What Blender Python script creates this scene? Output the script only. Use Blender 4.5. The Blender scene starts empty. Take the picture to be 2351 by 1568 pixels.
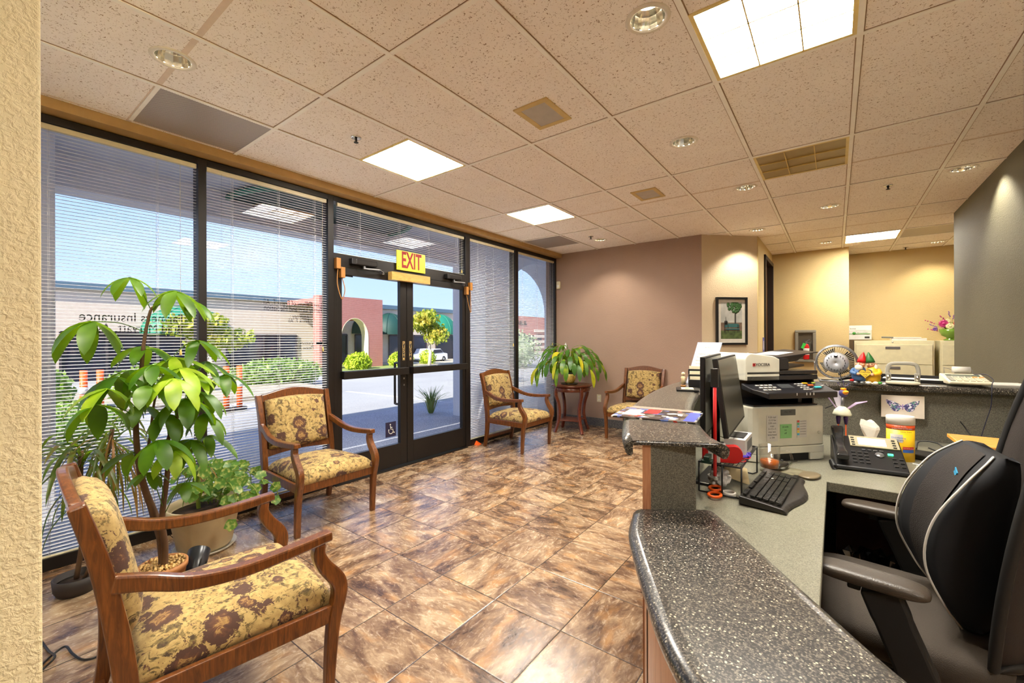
import bpy, bmesh, math, random
from mathutils import Vector, Matrix, Euler
random.seed(7)
PI = math.pi
SC = bpy.context.scene
COL = SC.collection
# ---------------------------------------------------------------- camera
H = 1.36            # camera height above the floor
CEIL = 2.756        # ceiling height
YAW, ROLL, FPX, CX, CYP = 0.6476, -0.0031, 981.1, 1175.5, 778.0
_f = Vector((-math.sin(YAW), math.cos(YAW), 0)); _r0 = Vector((math.cos(YAW), math.sin(YAW), 0)); _u0 = Vector((0, 0, 1))
_r = _r0*math.cos(ROLL) + _u0*math.sin(ROLL); _u = _u0*math.cos(ROLL) - _r0*math.sin(ROLL)
cam_d = bpy.data.cameras.new('camera'); cam = bpy.data.objects.new('camera', cam_d); COL.objects.link(cam)
cam.matrix_world = Matrix(((_r.x, _u.x, -_f.x, 0), (_r.y, _u.y, -_f.y, 0), (_r.z, _u.z, -_f.z, H), (0, 0, 0, 1)))
cam_d.sensor_fit = 'HORIZONTAL'; cam_d.sensor_width = 36; cam_d.lens = FPX/2351*36
cam_d.shift_y = (CYP-784)/2351; cam_d.clip_start = 0.02; cam_d.clip_end = 300
SC.camera = cam
def ray(px, py):
    return _f + _r*((px-CX)/FPX) - _u*((py-CYP)/FPX)
def at(px, py, X=None, Y=None, Z=None):      # point of the place seen at a pixel, on a plane x=, y= or z=
    d = ray(px, py)
    if X is not None: t = X/d.x
    elif Y is not None: t = Y/d.y
    else: t = (Z-H)/d.z
    p = d*t; p.z += H
    return p
# ---------------------------------------------------------------- world, sun, exposure
SC.view_settings.view_transform = 'Standard'; SC.view_settings.look = 'None'
SC.view_settings.gamma = 1; SC.view_settings.use_curve_mapping = False
SC.view_settings.exposure = 2.35
W = bpy.data.worlds.new('sky'); SC.world = W; W.use_nodes = True
_n = W.node_tree.nodes; _l = W.node_tree.links
_bg = _n['Background']; _tc = _n.new('ShaderNodeTexCoord'); _sx = _n.new('ShaderNodeSeparateXYZ')
_l.new(_tc.outputs['Generated'], _sx.inputs[0])
_cr = _n.new('ShaderNodeValToRGB'); _l.new(_sx.outputs['Z'], _cr.inputs[0])
_e = _cr.color_ramp.elements
_e[0].position = 0.0; _e[0].color = (0.60, 0.76, 1.0, 1); _e[1].position = 0.75; _e[1].color = (0.26, 0.44, 1.0, 1)
_m = _e.new(0.25); _m.color = (0.42, 0.62, 1.0, 1)
_ns = _n.new('ShaderNodeTexNoise'); _ns.inputs['Scale'].default_value = 2.2; _ns.inputs['Detail'].default_value = 6
_mp = _n.new('ShaderNodeMapping'); _mp.inputs['Scale'].default_value = (1, 1, 3.5)
_l.new(_tc.outputs['Generated'], _mp.inputs[0]); _l.new(_mp.outputs[0], _ns.inputs['Vector'])
_c2 = _n.new('ShaderNodeValToRGB'); _l.new(_ns.outputs[0], _c2.inputs[0])
_c2.color_ramp.elements[0].position = 0.45; _c2.color_ramp.elements[0].color = (0, 0, 0, 1)
_c2.color_ramp.elements[1].position = 0.75; _c2.color_ramp.elements[1].color = (0.6, 0.6, 0.6, 1)
_mx = _n.new('ShaderNodeMixRGB'); _l.new(_c2.outputs[0], _mx.inputs[0]); _l.new(_cr.outputs[0], _mx.inputs[1])
_mx.inputs[2].default_value = (0.92, 0.96, 1, 1); _l.new(_mx.outputs[0], _bg.inputs[0])
_bg.inputs[1].default_value = .29
sl = bpy.data.lights.new('sun', 'SUN'); sl.energy = 2.4; sl.angle = 0.01; sl.color = (1, 0.93, 0.78)
so = bpy.data.objects.new('sun', sl); COL.objects.link(so)
so.rotation_euler = Vector((0.20, -0.72, 0.56)).to_track_quat('Z', 'Y').to_euler()
WARM = (1.0, 0.90, 0.72)
SC.cycles.use_denoising = True
SC.cycles.max_bounces = 9; SC.cycles.diffuse_bounces = 6; SC.cycles.glossy_bounces = 3
SC.cycles.transparent_max_bounces = 12; SC.cycles.sample_clamp_indirect = 4
SC.cycles.caustics_reflective = False; SC.cycles.caustics_refractive = False
# ---------------------------------------------------------------- materials
class NT:
    def __init__(s, name):
        s.m = bpy.data.materials.new(name); s.m.use_nodes = True
        s.t = s.m.node_tree; s.b = s.t.nodes['Principled BSDF']; s._c = None
    def n(s, typ, **kw):
        o = s.t.nodes.new('ShaderNode'+typ)
        for k, v in kw.items():
            if k in o.inputs: o.inputs[k].default_value = v
            else: setattr(o, k, v)
        return o
    def l(s, a, b): s.t.links.new(a, b)
    def co(s, scale=(1, 1, 1), gen=False, rot=(0, 0, 0)):
        if s._c is None: s._c = s.n('TexCoord')
        mp = s.n('Mapping'); mp.inputs['Scale'].default_value = scale; mp.inputs['Rotation'].default_value = rot
        s.l(s._c.outputs['Generated' if gen else 'Object'], mp.inputs[0]); return mp.outputs[0]
    def ramp(s, fac, stops, const=False):
        r = s.n('ValToRGB'); e = r.color_ramp.elements
        if const: r.color_ramp.interpolation = 'CONSTANT'
        while len(e) < len(stops): e.new(0.5)
        for i, (p, c) in enumerate(stops):
            e[i].position = p; e[i].color = (c[0], c[1], c[2], 1) if len(c) == 3 else c
        s.l(fac, r.inputs[0]); return r.outputs[0]
    def noise(s, vec, scale, detail=4, rough=.5, dist=0):
        o = s.n('TexNoise', Scale=scale, Detail=detail, Roughness=rough, Distortion=dist); s.l(vec, o.inputs['Vector']); return o.outputs[0]
    def math(s, op, a, b=None, c=None):
        o = s.n('Math', operation=op)
        for i, v in enumerate((a, b, c)):
            if v is None: continue
            if isinstance(v, (int, float)): o.inputs[i].default_value = v
            else: s.l(v, o.inputs[i])
        return o.outputs[0]
    def mix(s, fac, a, b, mode='MIX'):
        o = s.n('MixRGB', blend_type=mode)
        for i, v in enumerate((fac, a, b)):
            if isinstance(v, (int, float)): o.inputs[i].default_value = v
            elif isinstance(v, tuple): o.inputs[i].default_value = (v[0], v[1], v[2], 1)
            else: s.l(v, o.inputs[i])
        return o.outputs[0]
    def bump(s, hgt, strength=.3, dist=.01):
        b = s.n('Bump', Strength=strength, Distance=dist); s.l(hgt, b.inputs['Height']); s.l(b.outputs[0], s.b.inputs['Normal'])
    def base(s, c):
        if isinstance(c, tuple): s.b.inputs['Base Color'].default_value = (c[0], c[1], c[2], 1)
        else: s.l(c, s.b.inputs['Base Color'])
    def set(s, **kw):
        for k, v in kw.items(): s.b.inputs[k].default_value = v
def lin(r, g, b):
    f = lambda c: ((c/255+.055)/1.055)**2.4 if c > 10 else c/255/12.92
    return (f(r), f(g), f(b))
_MC = {}
def flat(name, rgb, rough=.5, metal=0, coat=0, emit=0, var=.06, bump=0, bscale=200, spec=.5):
    if name in _MC: return _MC[name]
    t = NT(name); c = lin(*rgb)
    nz = t.noise(t.co(), 14, 3)
    t.base(t.ramp(nz, [(.3, tuple(x*(1-var) for x in c)), (.7, tuple(min(1, x*(1+var)) for x in c))]))
    t.set(Roughness=rough, Metallic=metal); t.b.inputs['Coat Weight'].default_value = coat
    t.b.inputs['Specular IOR Level'].default_value = spec
    if emit:
        t.b.inputs['Emission Color'].default_value = (*c, 1); t.b.inputs['Emission Strength'].default_value = emit
    if bump: t.bump(t.noise(t.co(), bscale, 2), bump, .004)
    _MC[name] = t.m; return t.m
def speck(name, stops, scale, rough=.4, coat=0, second=None, bump=0):
    t = NT(name); v = t.n('TexVoronoi', Scale=scale); t.l(t.co(), v.inputs['Vector'])
    sp = t.n('SeparateColor'); t.l(v.outputs['Color'], sp.inputs[0])
    nz = t.noise(t.co(), scale*.9, 3, .6)
    f = t.math('ADD', t.math('MULTIPLY', sp.outputs[0], .55), t.math('MULTIPLY', nz, .55))
    t.base(t.ramp(f, stops)); t.set(Roughness=rough); t.b.inputs['Coat Weight'].default_value = coat
    t.b.inputs['Coat Roughness'].default_value = .12
    return t.m
M_black = flat('black_plastic', (24, 24, 26), .35)
M_blackm = flat('black_matte', (18, 17, 17), .6)
M_dark = flat('dark_grey_plastic', (48, 47, 46), .5)
M_alu = flat('black_anodised_aluminium', (30, 26, 24), .38, .3)
M_white = flat('white_plastic', (225, 222, 214), .4)
M_blind = flat('blind_slat_white', (222, 222, 226), .45, spec=.4)
M_cream = flat('cream_plastic', (214, 206, 178), .4)
M_paper = flat('paper_white', (206, 204, 198), .7)
M_chrome = flat('chrome', (205, 205, 205), .12, 1)
M_steel = flat('steel_grey', (140, 140, 142), .35, .8)
M_red = flat('red_plastic', (200, 18, 20), .4)
M_green = flat('green_print', (70, 150, 60), .6)
M_orange = flat('orange_plastic', (240, 96, 20), .5)
M_brass = flat('tan_plastic', (150, 100, 40), .5)
M_ink = flat('dark_ink', (30, 30, 34), .6)
M_soil = flat('soil', (52, 34, 22), .95, bump=.8, bscale=90, var=.4)
def wood(name, a, b, c, rough=.3, scale=(3, 3, 26), coat=.35, det=14):
    t = NT(name); nz = t.noise(t.co(scale), det, 6, .6, 1.2)
    t.base(t.ramp(nz, [(.28, lin(*a)), (.5, lin(*b)), (.74, lin(*c))])); t.set(Roughness=rough)
    t.b.inputs['Coat Weight'].default_value = coat; t.b.inputs['Coat Roughness'].default_value = .15
    return t.m
M_cherry = wood('cherry_wood', (62, 32, 12), (98, 54, 20), (130, 78, 32), scale=(26, 26, 3), det=3)
M_table = wood('dark_cherry_wood', (66, 26, 16), (100, 44, 26), (128, 62, 38), scale=(8, 8, 8), det=4)
M_desk = wood('desk_maple_wood', (150, 98, 70), (176, 122, 90), (196, 146, 112), scale=(30, 30, 2.5), det=2.5, rough=.4)
M_pine = wood('honey_pine', (180, 118, 40), (206, 146, 60), (222, 168, 84), scale=(4, 30, 30), det=3)
M_plank = wood('pale_wood', (170, 132, 62), (190, 152, 82), (204, 168, 98), scale=(20, 3, 20), det=3, coat=0)
def granite():
    t = NT('dark_granite'); co = t.co(); c = t.ramp(t.noise(co, 230, 3, .62), [(.40, lin(12, 12, 12)), (.49, lin(38, 36, 35)), (.57, lin(84, 79, 72)), (.68, lin(128, 121, 110))])
    for sc, dd, th, cc in ((230, .32, .55, (128, 121, 108)), (135, .25, .60, (196, 188, 168))):
        v = t.n('TexVoronoi', Scale=sc); t.l(co, v.inputs['Vector']); s = t.n('SeparateColor'); t.l(v.outputs['Color'], s.inputs[0])
        c = t.mix(t.math('MULTIPLY', t.math('LESS_THAN', v.outputs['Distance'], dd), t.math('GREATER_THAN', s.outputs[0], th)), c, lin(*cc))
    t.base(c); t.set(Roughness=.3); t.b.inputs['Coat Weight'].default_value = .35; t.b.inputs['Coat Roughness'].default_value = .16; return t.m
M_granite = granite()
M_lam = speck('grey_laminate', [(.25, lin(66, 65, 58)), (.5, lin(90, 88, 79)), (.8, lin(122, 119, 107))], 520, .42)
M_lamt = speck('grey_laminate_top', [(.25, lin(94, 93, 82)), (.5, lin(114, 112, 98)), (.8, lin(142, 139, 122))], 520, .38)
M_stoneb = speck('grey_granite_base', [(.3, lin(44, 46, 52)), (.6, lin(84, 84, 88)), (.8, lin(130, 126, 120))], 230, .3)
def glass(name, tint=(1, 1, 1), fr=.08, rough=.02):
    t = NT(name); tr = t.n('BsdfTransparent'); tr.inputs[0].default_value = (*tint, 1)
    gl = t.n('BsdfGlossy'); gl.inputs['Roughness'].default_value = rough
    lw = t.n('LayerWeight', Blend=.5); mx = t.n('MixShader'); k = t.math('MULTIPLY_ADD', t.math('POWER', lw.outputs['Facing'], 4.5), .6, fr)
    t.l(k, mx.inputs[0]); t.l(tr.outputs[0], mx.inputs[1]); t.l(gl.outputs[0], mx.inputs[2])
    t.l(mx.outputs[0], t.t.nodes['Material Output'].inputs[0]); t.t.nodes.remove(t.b); return t.m
M_glass = glass('window_glass', (.95, .97, 1.0), .03)
M_clear = glass('clear_acrylic', (.96, .97, .98), .05)
def fabric():
    t = NT('floral_tapestry'); co = t.co((1, 1, 1))
    def vor(sc, off, rnd=1):
        o = t.n('VectorMath', operation='ADD'); t.l(co, o.inputs[0]); o.inputs[1].default_value = off
        v = t.n('TexVoronoi', Scale=sc, Randomness=rnd); t.l(o.outputs[0], v.inputs['Vector']); return v, o.outputs[0]
    weave = t.noise(co, 420, 1)
    c = t.ramp(t.noise(co, 50, 4), [(.3, lin(160, 132, 78)), (.7, lin(192, 166, 106))])
    # sprays of leaves: ragged patches of olive and brown
    n1 = t.noise(co, 17, 7, .72, 1.8); n2 = t.noise(co, 46, 3, .6, 1.0); lc = t.ramp(n2, [(.36, lin(70, 54, 34)), (.5, lin(108, 92, 50)), (.62, lin(134, 112, 66))])
    c = t.mix(t.ramp(n1, [(.535, (0, 0, 0)), (.56, (1, 1, 1))]), c, lc)
    n4 = t.noise(co, 30, 6, .7, 2.4); c = t.mix(t.ramp(n4, [(.60, (0, 0, 0)), (.62, (1, 1, 1))]), c, lin(84, 52, 42))
    # roses: petals round a centre, each flower with its own ragged rim
    for sc, off, lim, th in ((7.5, (.3, .1, .7), .40, .30), (15, (1.7, .4, .2), .36, .62)):
        v, oc = vor(sc, off); rag = t.noise(co, sc*6, 4, .7, .8); d = t.math('ADD', v.outputs['Distance'], t.math('MULTIPLY', t.math('SUBTRACT', rag, .5), .62))
        s_ = t.n('SeparateColor'); t.l(v.outputs['Color'], s_.inputs[0])
        pet = t.math('ADD', t.math('MULTIPLY', v.outputs['Distance'], 1.5), t.math('MULTIPLY', t.noise(co, sc*3.5, 3, .6, 1.6), .75))
        rc = t.ramp(pet, [(.30, lin(64, 32, 34)), (.42, lin(150, 112, 60)), (.5, lin(86, 46, 38)), (.60, lin(168, 132, 76)), (.68, lin(98, 62, 42)), (.8, lin(76, 48, 36))])
        c = t.mix(t.math('MULTIPLY', t.math('LESS_THAN', d, lim), t.math('GREATER_THAN', s_.outputs[2], th)), c, rc)
    c = t.mix(t.math('MULTIPLY', weave, .35), c, t.mix(.5, c, lin(60, 44, 28))); t.base(c); t.set(Roughness=.85); t.b.inputs['Sheen Weight'].default_value = .1
    t.bump(t.noise(co, 900, 1), .25, .002); return t.m
M_fab = fabric()
def leafmat(name, a, b, c, rough=.4, sc=9):
    t = NT(name); co = t.co(); t.base(t.ramp(t.noise(co, sc, 3), [(.3, lin(*a)), (.5, lin(*b)), (.72, lin(*c))]))
    t.set(Roughness=rough)
    t.b.inputs['Transmission Weight'].default_value = 0
    tr = t.n('BsdfTranslucent'); mx = t.n('MixShader'); tr.inputs[0].default_value = (*lin(150, 196, 20), 1)
    mx.inputs[0].default_value = .30
    t.l(t.b.outputs[0], mx.inputs[1]); t.l(tr.outputs[0], mx.inputs[2]); t.l(mx.outputs[0], t.t.nodes['Material Output'].inputs[0]); return t.m
M_leaf = leafmat('money_tree_leaf', (36, 74, 6), (58, 102, 10), (86, 132, 20))
M_lily = leafmat('peace_lily_leaf', (40, 84, 16), (66, 112, 22), (140, 156, 26), sc=14)
M_varieg = leafmat('variegated_leaf', (60, 104, 44), (84, 128, 52), (214, 206, 120), sc=45)
M_drac = leafmat('dracaena_leaf', (40, 56, 28), (62, 80, 34), (110, 70, 40), sc=20)
M_dry = leafmat('dry_red_leaf', (96, 50, 26), (140, 84, 50), (150, 104, 70), sc=16)
M_stem = flat('woody_stem', (92, 66, 44), .8, var=.25)
M_gstem = flat('green_stem', (120, 140, 50), .5)
# ---------------------------------------------------------------- geometry
class B:
    """collects shapes, then becomes ONE mesh object"""
    def __init__(s): s.v = []; s.f = []; s.sm = []
    def add(s, vs, fs, smooth=False, M=None):
        o = len(s.v); s.v += [(M @ Vector(v)) if M is not None else Vector(v) for v in vs]
        s.f += [tuple(i+o for i in f) for f in fs]; s.sm += [smooth]*len(fs); return s
    def box(s, c, d, rz=0, rx=0, ry=0):
        M = Matrix.Translation(c) @ Euler((rx, ry, rz)).to_matrix().to_4x4(); x, y, z = d[0]/2, d[1]/2, d[2]/2
        vs = [(a*x, b*y, e*z) for a in (-1, 1) for b in (-1, 1) for e in (-1, 1)]
        return s.add(vs, [(0, 1, 3, 2), (4, 6, 7, 5), (0, 4, 5, 1), (2, 3, 7, 6), (0, 2, 6, 4), (1, 5, 7, 3)], False, M)
    def bb(s, x0, x1, y0, y1, z0, z1):
        return s.box(((x0+x1)/2, (y0+y1)/2, (z0+z1)/2), (x1-x0, y1-y0, z1-z0))
    def lathe(s, prof, c=(0, 0, 0), seg=32, M=None, sx=1, sy=1, smooth=True, caps=True):
        vs = []; n = len(prof)
        for i in range(seg):
            a = 2*PI*i/seg
            for r, z in prof: vs.append((c[0]+r*math.cos(a)*sx, c[1]+r*math.sin(a)*sy, c[2]+z))
        fs = []
        for i in range(seg):
            j = (i+1) % seg
            for k in range(n-1): fs.append((i*n+k, j*n+k, j*n+k+1, i*n+k+1))
        if n > 2 and abs(prof[0][0]-prof[-1][0]) < 1e-9: fs += [(i*n+n-1, ((i+1) % seg)*n+n-1, ((i+1) % seg)*n, i*n) for i in range(seg)]
        elif caps: fs.append(tuple(i*n for i in range(seg))[::-1]); fs.append(tuple(i*n+n-1 for i in range(seg)))
        return s.add(vs, fs, smooth, M)
    def cyl(s, c, r, h, seg=20, M=None): return s.lathe([(r, 0), (r, h)], c, seg, M)
    def tube(s, pts, r, seg=8, closed=False):
        pts = [Vector(p) for p in pts]; n = len(pts); vs = []; prev = None
        for i, p in enumerate(pts):
            if closed: t = pts[(i+1) % n]-pts[i-1]
            else: t = pts[min(i+1, n-1)]-pts[max(i-1, 0)]
            t = t.normalized() if t.length > 1e-9 else Vector((0, 0, 1))
            if prev is None: a = t.orthogonal().normalized()
            else:
                a = prev-t*prev.dot(t); a = a.normalized() if a.length > 1e-6 else t.orthogonal().normalized()
            prev = a; b = t.cross(a); rr = r[i] if isinstance(r, (list, tuple)) else r
            for k in range(seg):
                w = 2*PI*k/seg; vs.append(p+a*(math.cos(w)*rr)+b*(math.sin(w)*rr))
        fs = []
        for i in range(n if closed else n-1):
            j = (i+1) % n
            for k in range(seg): fs.append((i*seg+k, i*seg+(k+1) % seg, j*seg+(k+1) % seg, j*seg+k))
        if not closed: fs += [tuple(range(seg))[::-1], tuple((n-1)*seg+k for k in range(seg))]
        return s.add(vs, fs, True)
    def sweep(s, pts, side, w, h, smooth=False):
        """rectangular bar along pts; side = width direction (vector); w,h numbers or lists"""
        pts = [Vector(p) for p in pts]; n = len(pts); vs = []; side = Vector(side).normalized()
        for i, p in enumerate(pts):
            t = (pts[min(i+1, n-1)]-pts[max(i-1, 0)]).normalized(); a = (side-t*side.dot(t)).normalized(); b = t.cross(a)
            ww = (w[i] if isinstance(w, (list, tuple)) else w)/2; hh = (h[i] if isinstance(h, (list, tuple)) else h)/2
            for u, q in ((-1, -1), (1, -1), (1, 1), (-1, 1)): vs.append(p+a*(u*ww)+b*(q*hh))
        fs = [(0, 1, 2, 3)[::-1], tuple(4*(n-1)+k for k in range(4))]
        for i in range(n-1):
            for k in range(4): fs.append((4*i+k, 4*i+(k+1) % 4, 4*i+4+(k+1) % 4, 4*i+4+k))
        return s.add(vs, fs, smooth)
    def prism(s, poly, z0, z1, M=None):
        n = len(poly); vs = [(x, y, z0) for x, y in poly]+[(x, y, z1) for x, y in poly]
        fs = [tuple(range(n))[::-1], tuple(range(n, 2*n))]+[(i, (i+1) % n, n+(i+1) % n, n+i) for i in range(n)]
        return s.add(vs, fs, False, M)
    def ball(s, c, r, seg=16, rings=10, M=None):
        if isinstance(r, (int, float)): r = (r, r, r)
        vs = []; fs = []
        for i in range(rings+1):
            t = PI*i/rings
            for j in range(seg):
                p = 2*PI*j/seg; vs.append((c[0]+r[0]*math.sin(t)*math.cos(p), c[1]+r[1]*math.sin(t)*math.sin(p), c[2]+r[2]*math.cos(t)))
        for i in range(rings):
            for j in range(seg): fs.append((i*seg+j, (i+1)*seg+j, (i+1)*seg+(j+1) % seg, i*seg+(j+1) % seg))
        return s.add(vs, fs, True, M)
    def pillow(s, c, d, e=.35, nx=14, ny=14, dome=1, M=None):
        """rounded cushion, c centre, d sizes, e exponent of the rounding"""
        vs = []; seg = 28; rings = 12
        sg = lambda v, q: math.copysign(abs(v)**q, v)
        for i in range(rings+1):
            t = -PI/2+PI*i/rings
            for j in range(seg):
                p = 2*PI*j/seg
                vs.append((c[0]+d[0]/2*sg(math.cos(t), e)*sg(math.cos(p), e), c[1]+d[1]/2*sg(math.cos(t), e)*sg(math.sin(p), e), c[2]+d[2]/2*sg(math.sin(t), dome)))
        fs = []
        for i in range(rings):
            for j in range(seg): fs.append((i*seg+j, i*seg+(j+1) % seg, (i+1)*seg+(j+1) % seg, (i+1)*seg+j))
        return s.add(vs, fs, True, M)
    def quad(s, a, b, c, d): return s.add([a, b, c, d], [(0, 1, 2, 3)])
def o(name, b, m, parent=None, bevel=0, seg=2, loc=None, rot=None, sub=0):
    me = bpy.data.meshes.new(name); me.from_pydata([tuple(v) for v in b.v], [], b.f); me.validate()
    if len(me.polygons) == len(b.sm): me.polygons.foreach_set('use_smooth', b.sm)
    me.materials.append(m); ob = bpy.data.objects.new(name, me); COL.objects.link(ob)
    bm = bmesh.new(); bm.from_mesh(me); bmesh.ops.recalc_face_normals(bm, faces=bm.faces); bm.to_mesh(me); bm.free()
    if parent is not None: ob.parent = parent
    if loc: ob.location = loc
    if rot: ob.rotation_euler = rot
    if bevel:
        md = ob.modifiers.new('bevel', 'BEVEL'); md.width = bevel; md.segments = seg; md.limit_method = 'ANGLE'; md.angle_limit = .6
    if sub: md = ob.modifiers.new('sub', 'SUBSURF'); md.levels = sub; md.render_levels = sub
    return ob
def tag(ob, label, cat, group=None, kind=None):
    if label: ob['label'] = label
    if cat: ob['category'] = cat
    if group: ob['group'] = group
    if kind: ob['kind'] = kind
    return ob
def thing(name, label, cat, loc=(0, 0, 0), rz=0, group=None):
    e = bpy.data.objects.new(name, None); COL.objects.link(e); e.location = loc; e.rotation_euler = (0, 0, rz); e.empty_display_size = .1
    return tag(e, label, cat, group)
def struct(name, b=None, m=None, bevel=0, loc=(0, 0, 0)):
    if b is None:
        e = bpy.data.objects.new(name, None); COL.objects.link(e); e.location = loc
    else: e = o(name, b, m, None, bevel)
    e['kind'] = 'structure'; return e
def dup(root, loc=None, rz=None, label=None, group=None):
    r = root.copy(); COL.objects.link(r)
    if loc is not None: r.location = loc
    if rz is not None: r.rotation_euler = (0, 0, rz)
    if label: r['label'] = label
    if group: r['group'] = group
    def rec(a, b):
        for ch in list(a.children):
            c = ch.copy(); COL.objects.link(c); c.parent = b; rec(ch, c)
    rec(root, r); return r
def text(name, body, size, loc, rot, m, parent=None, ext=.0004, align='CENTER', sx=1):
    cu = bpy.data.curves.new(name, 'FONT'); cu.body = body; cu.size = size; cu.extrude = ext; cu.align_x = align; cu.align_y = 'CENTER'
    cu.materials.append(m); ob = bpy.data.objects.new(name, cu); COL.objects.link(ob)
    ob.location = loc; ob.rotation_euler = rot; ob.scale = (sx, 1, 1)
    if parent is not None: ob.parent = parent
    return ob
def smoothpts(pts, n=6):
    P = [Vector(p) for p in pts]; P = [P[0]*2-P[1]]+P+[P[-1]*2-P[-2]]; out = []
    for i in range(1, len(P)-2):
        a, b, c, d = P[i-1:i+3]
        for k in range(n):
            t = k/n; out.append(.5*((2*b)+(c-a)*t+(2*a-5*b+4*c-d)*t*t+(3*b-a-3*c+d)*t**3))
    out.append(P[-2]); return out
def offset2(pts, d):
    out = []
    for i, p in enumerate(pts):
        t = Vector(pts[min(i+1, len(pts)-1)][:2])-Vector(pts[max(i-1, 0)][:2]); t.normalize(); out.append((p[0]+t.y*d, p[1]-t.x*d))
    return out
# ================================================================ the room
XF = -3.70                      # inner face of the window frames
YE = 6.12                       # far wall
FT, FX0, FY0 = .3935, -1.4175, 1.3279
def floor_mat():
    t = NT('slate_floor_tile'); co = t.co()
    o_ = t.n('VectorMath', operation='SUBTRACT'); t.l(co, o_.inputs[0]); o_.inputs[1].default_value = (FX0, FY0, 0)
    s_ = t.n('VectorMath', operation='MULTIPLY'); t.l(o_.outputs[0], s_.inputs[0]); s_.inputs[1].default_value = (1/FT, 1/FT, 0)
    fl = t.n('VectorMath', operation='FLOOR'); t.l(s_.outputs[0], fl.inputs[0])
    fr = t.n('VectorMath', operation='FRACTION'); t.l(s_.outputs[0], fr.inputs[0])
    wn = t.n('TexWhiteNoise'); t.l(fl.outputs[0], wn.inputs['Vector'])
    sp = t.n('SeparateXYZ'); t.l(fr.outputs[0], sp.inputs[0]); ws = t.n('SeparateColor'); t.l(wn.outputs['Color'], ws.inputs[0])
    ex = t.math('SUBTRACT', .5, t.math('ABSOLUTE', t.math('SUBTRACT', sp.outputs[0], .5)))
    ey = t.math('SUBTRACT', .5, t.math('ABSOLUTE', t.math('SUBTRACT', sp.outputs[1], .5)))
    ed = t.math('MINIMUM', ex, ey); grout = t.math('LESS_THAN', ed, .0065)
    # every tile shows its own piece of stone, turned one way or the other
    rt = t.n('VectorRotate', rotation_type='Z_AXIS'); t.l(fr.outputs[0], rt.inputs['Vector'])
    t.l(t.math('MULTIPLY', t.math('FLOOR', t.math('MULTIPLY', ws.outputs[0], 2.0)), PI/2), rt.inputs['Angle'])
    of = t.n('VectorMath', operation='MULTIPLY_ADD'); t.l(wn.outputs['Color'], of.inputs[0]); of.inputs[1].default_value = (37, 37, 37); t.l(rt.outputs[0], of.inputs[2])
    st = t.n('Mapping'); st.inputs['Scale'].default_value = (1.0, 2.3, 1); t.l(of.outputs[0], st.inputs[0])
    n1 = t.noise(st.outputs[0], 1.5, 7, .62, 1.0); n2 = t.noise(st.outputs[0], 5.5, 7, .7, 1.6)
    fac = t.math('ADD', t.math('MULTIPLY', n1, .72), t.math('MULTIPLY', n2, .34))
    fac = t.math('ADD', fac, t.math('MULTIPLY', t.math('SUBTRACT', ws.outputs[1], .5), .07))
    c = t.ramp(fac, [(.37, lin(62, 42, 31)), (.46, lin(100, 75, 56)), (.54, lin(136, 111, 87)), (.62, lin(166, 142, 114)), (.74, lin(196, 178, 152))])
    n3 = t.noise(st.outputs[0], 2.2, 3); c = t.mix(t.math('MULTIPLY', t.math('SUBTRACT', n3, .54), 2.2), c, lin(200, 148, 90), 'MIX')
    for nd in t.t.nodes:
        if nd.bl_idname == 'ShaderNodeMixRGB': nd.use_clamp = True
    cl = t.n('Clamp'); 
    c = t.mix(grout, c, lin(58, 44, 34)); t.base(c)
    t.l(t.math('ADD', t.math('MULTIPLY', n2, .18), .17), t.b.inputs['Roughness'])
    hg = t.math('ADD', t.math('MULTIPLY', n2, .5), t.math('MULTIPLY', t.math('MINIMUM', t.math('MULTIPLY', ed, 60), 1), 1.2))
    t.b.inputs['Coat Weight'].default_value = .25; t.b.inputs['Coat Roughness'].default_value = .22; t.bump(hg, .22, .006); t.b.inputs['Specular IOR Level'].default_value = .6; return t.m
def wall_mat(name, rgb, strong=False, var=.03):
    t = NT(name); c = lin(*rgb); co = t.co()
    t.base(t.ramp(t.noise(co, 3, 3), [(.3, tuple(x*(1-var) for x in c)), (.7, tuple(min(1, x*(1+var)) for x in c))])); t.set(Roughness=.7)
    nz = t.noise(co, 95, 3, .55, .4); t.bump(t.ramp(nz, [(.4, (0, 0, 0)), (.62, (1, 1, 1))]), .55 if strong else .3, .004); return t.m
M_wallp = wall_mat('painted_wall_tan', (158, 132, 116)); M_wally = wall_mat('painted_wall_cream', (196, 174, 124))
M_walln = wall_mat('textured_wall_cream', (240, 228, 186), True); M_wallg = wall_mat('painted_wall_grey_green', (100, 98, 82))
M_wallw = wall_mat('painted_wall_beige', (204, 188, 162))
def ceil_mat():
    t = NT('mineral_ceiling_tile'); co = t.co((1, 1, 1)); st = t.n('Mapping'); st.inputs['Scale'].default_value = (1, 1, 1); t.l(co, st.inputs[0])
    n = t.noise(st.outputs[0], 95, 3, .55, 1.2); n2 = t.noise(co, 6, 2)
    m = t.ramp(n, [(.605, (0, 0, 0)), (.66, (1, 1, 1))])
    base = t.ramp(n2, [(.3, lin(248, 242, 238)), (.7, lin(252, 247, 243))])
    t.base(t.mix(m, base, lin(150, 124, 100))); t.set(Roughness=.9); t.bump(n, .2, .003); return t.m
M_ceil = ceil_mat(); M_tbar = flat('ceiling_tee_bar', (252, 249, 244), .5)
M_groove = flat('ceiling_groove', (222, 206, 192), .9)
fl = struct('floor', B().bb(-3.78, 3.2, -2.6, 10, -.08, 0), floor_mat())
fl['label'] = 'brown slate look square floor tiles with dark grout lines'
ce = struct('ceiling', B().bb(-3.60, 3.2, -2.6, 10, CEIL, CEIL+.1), M_ceil)
ce['label'] = 'suspended ceiling of speckled square tiles'
GX, GY, T = -3.5633, .6995, .6096
b = B(); g = B(); rv_ = B()
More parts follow.
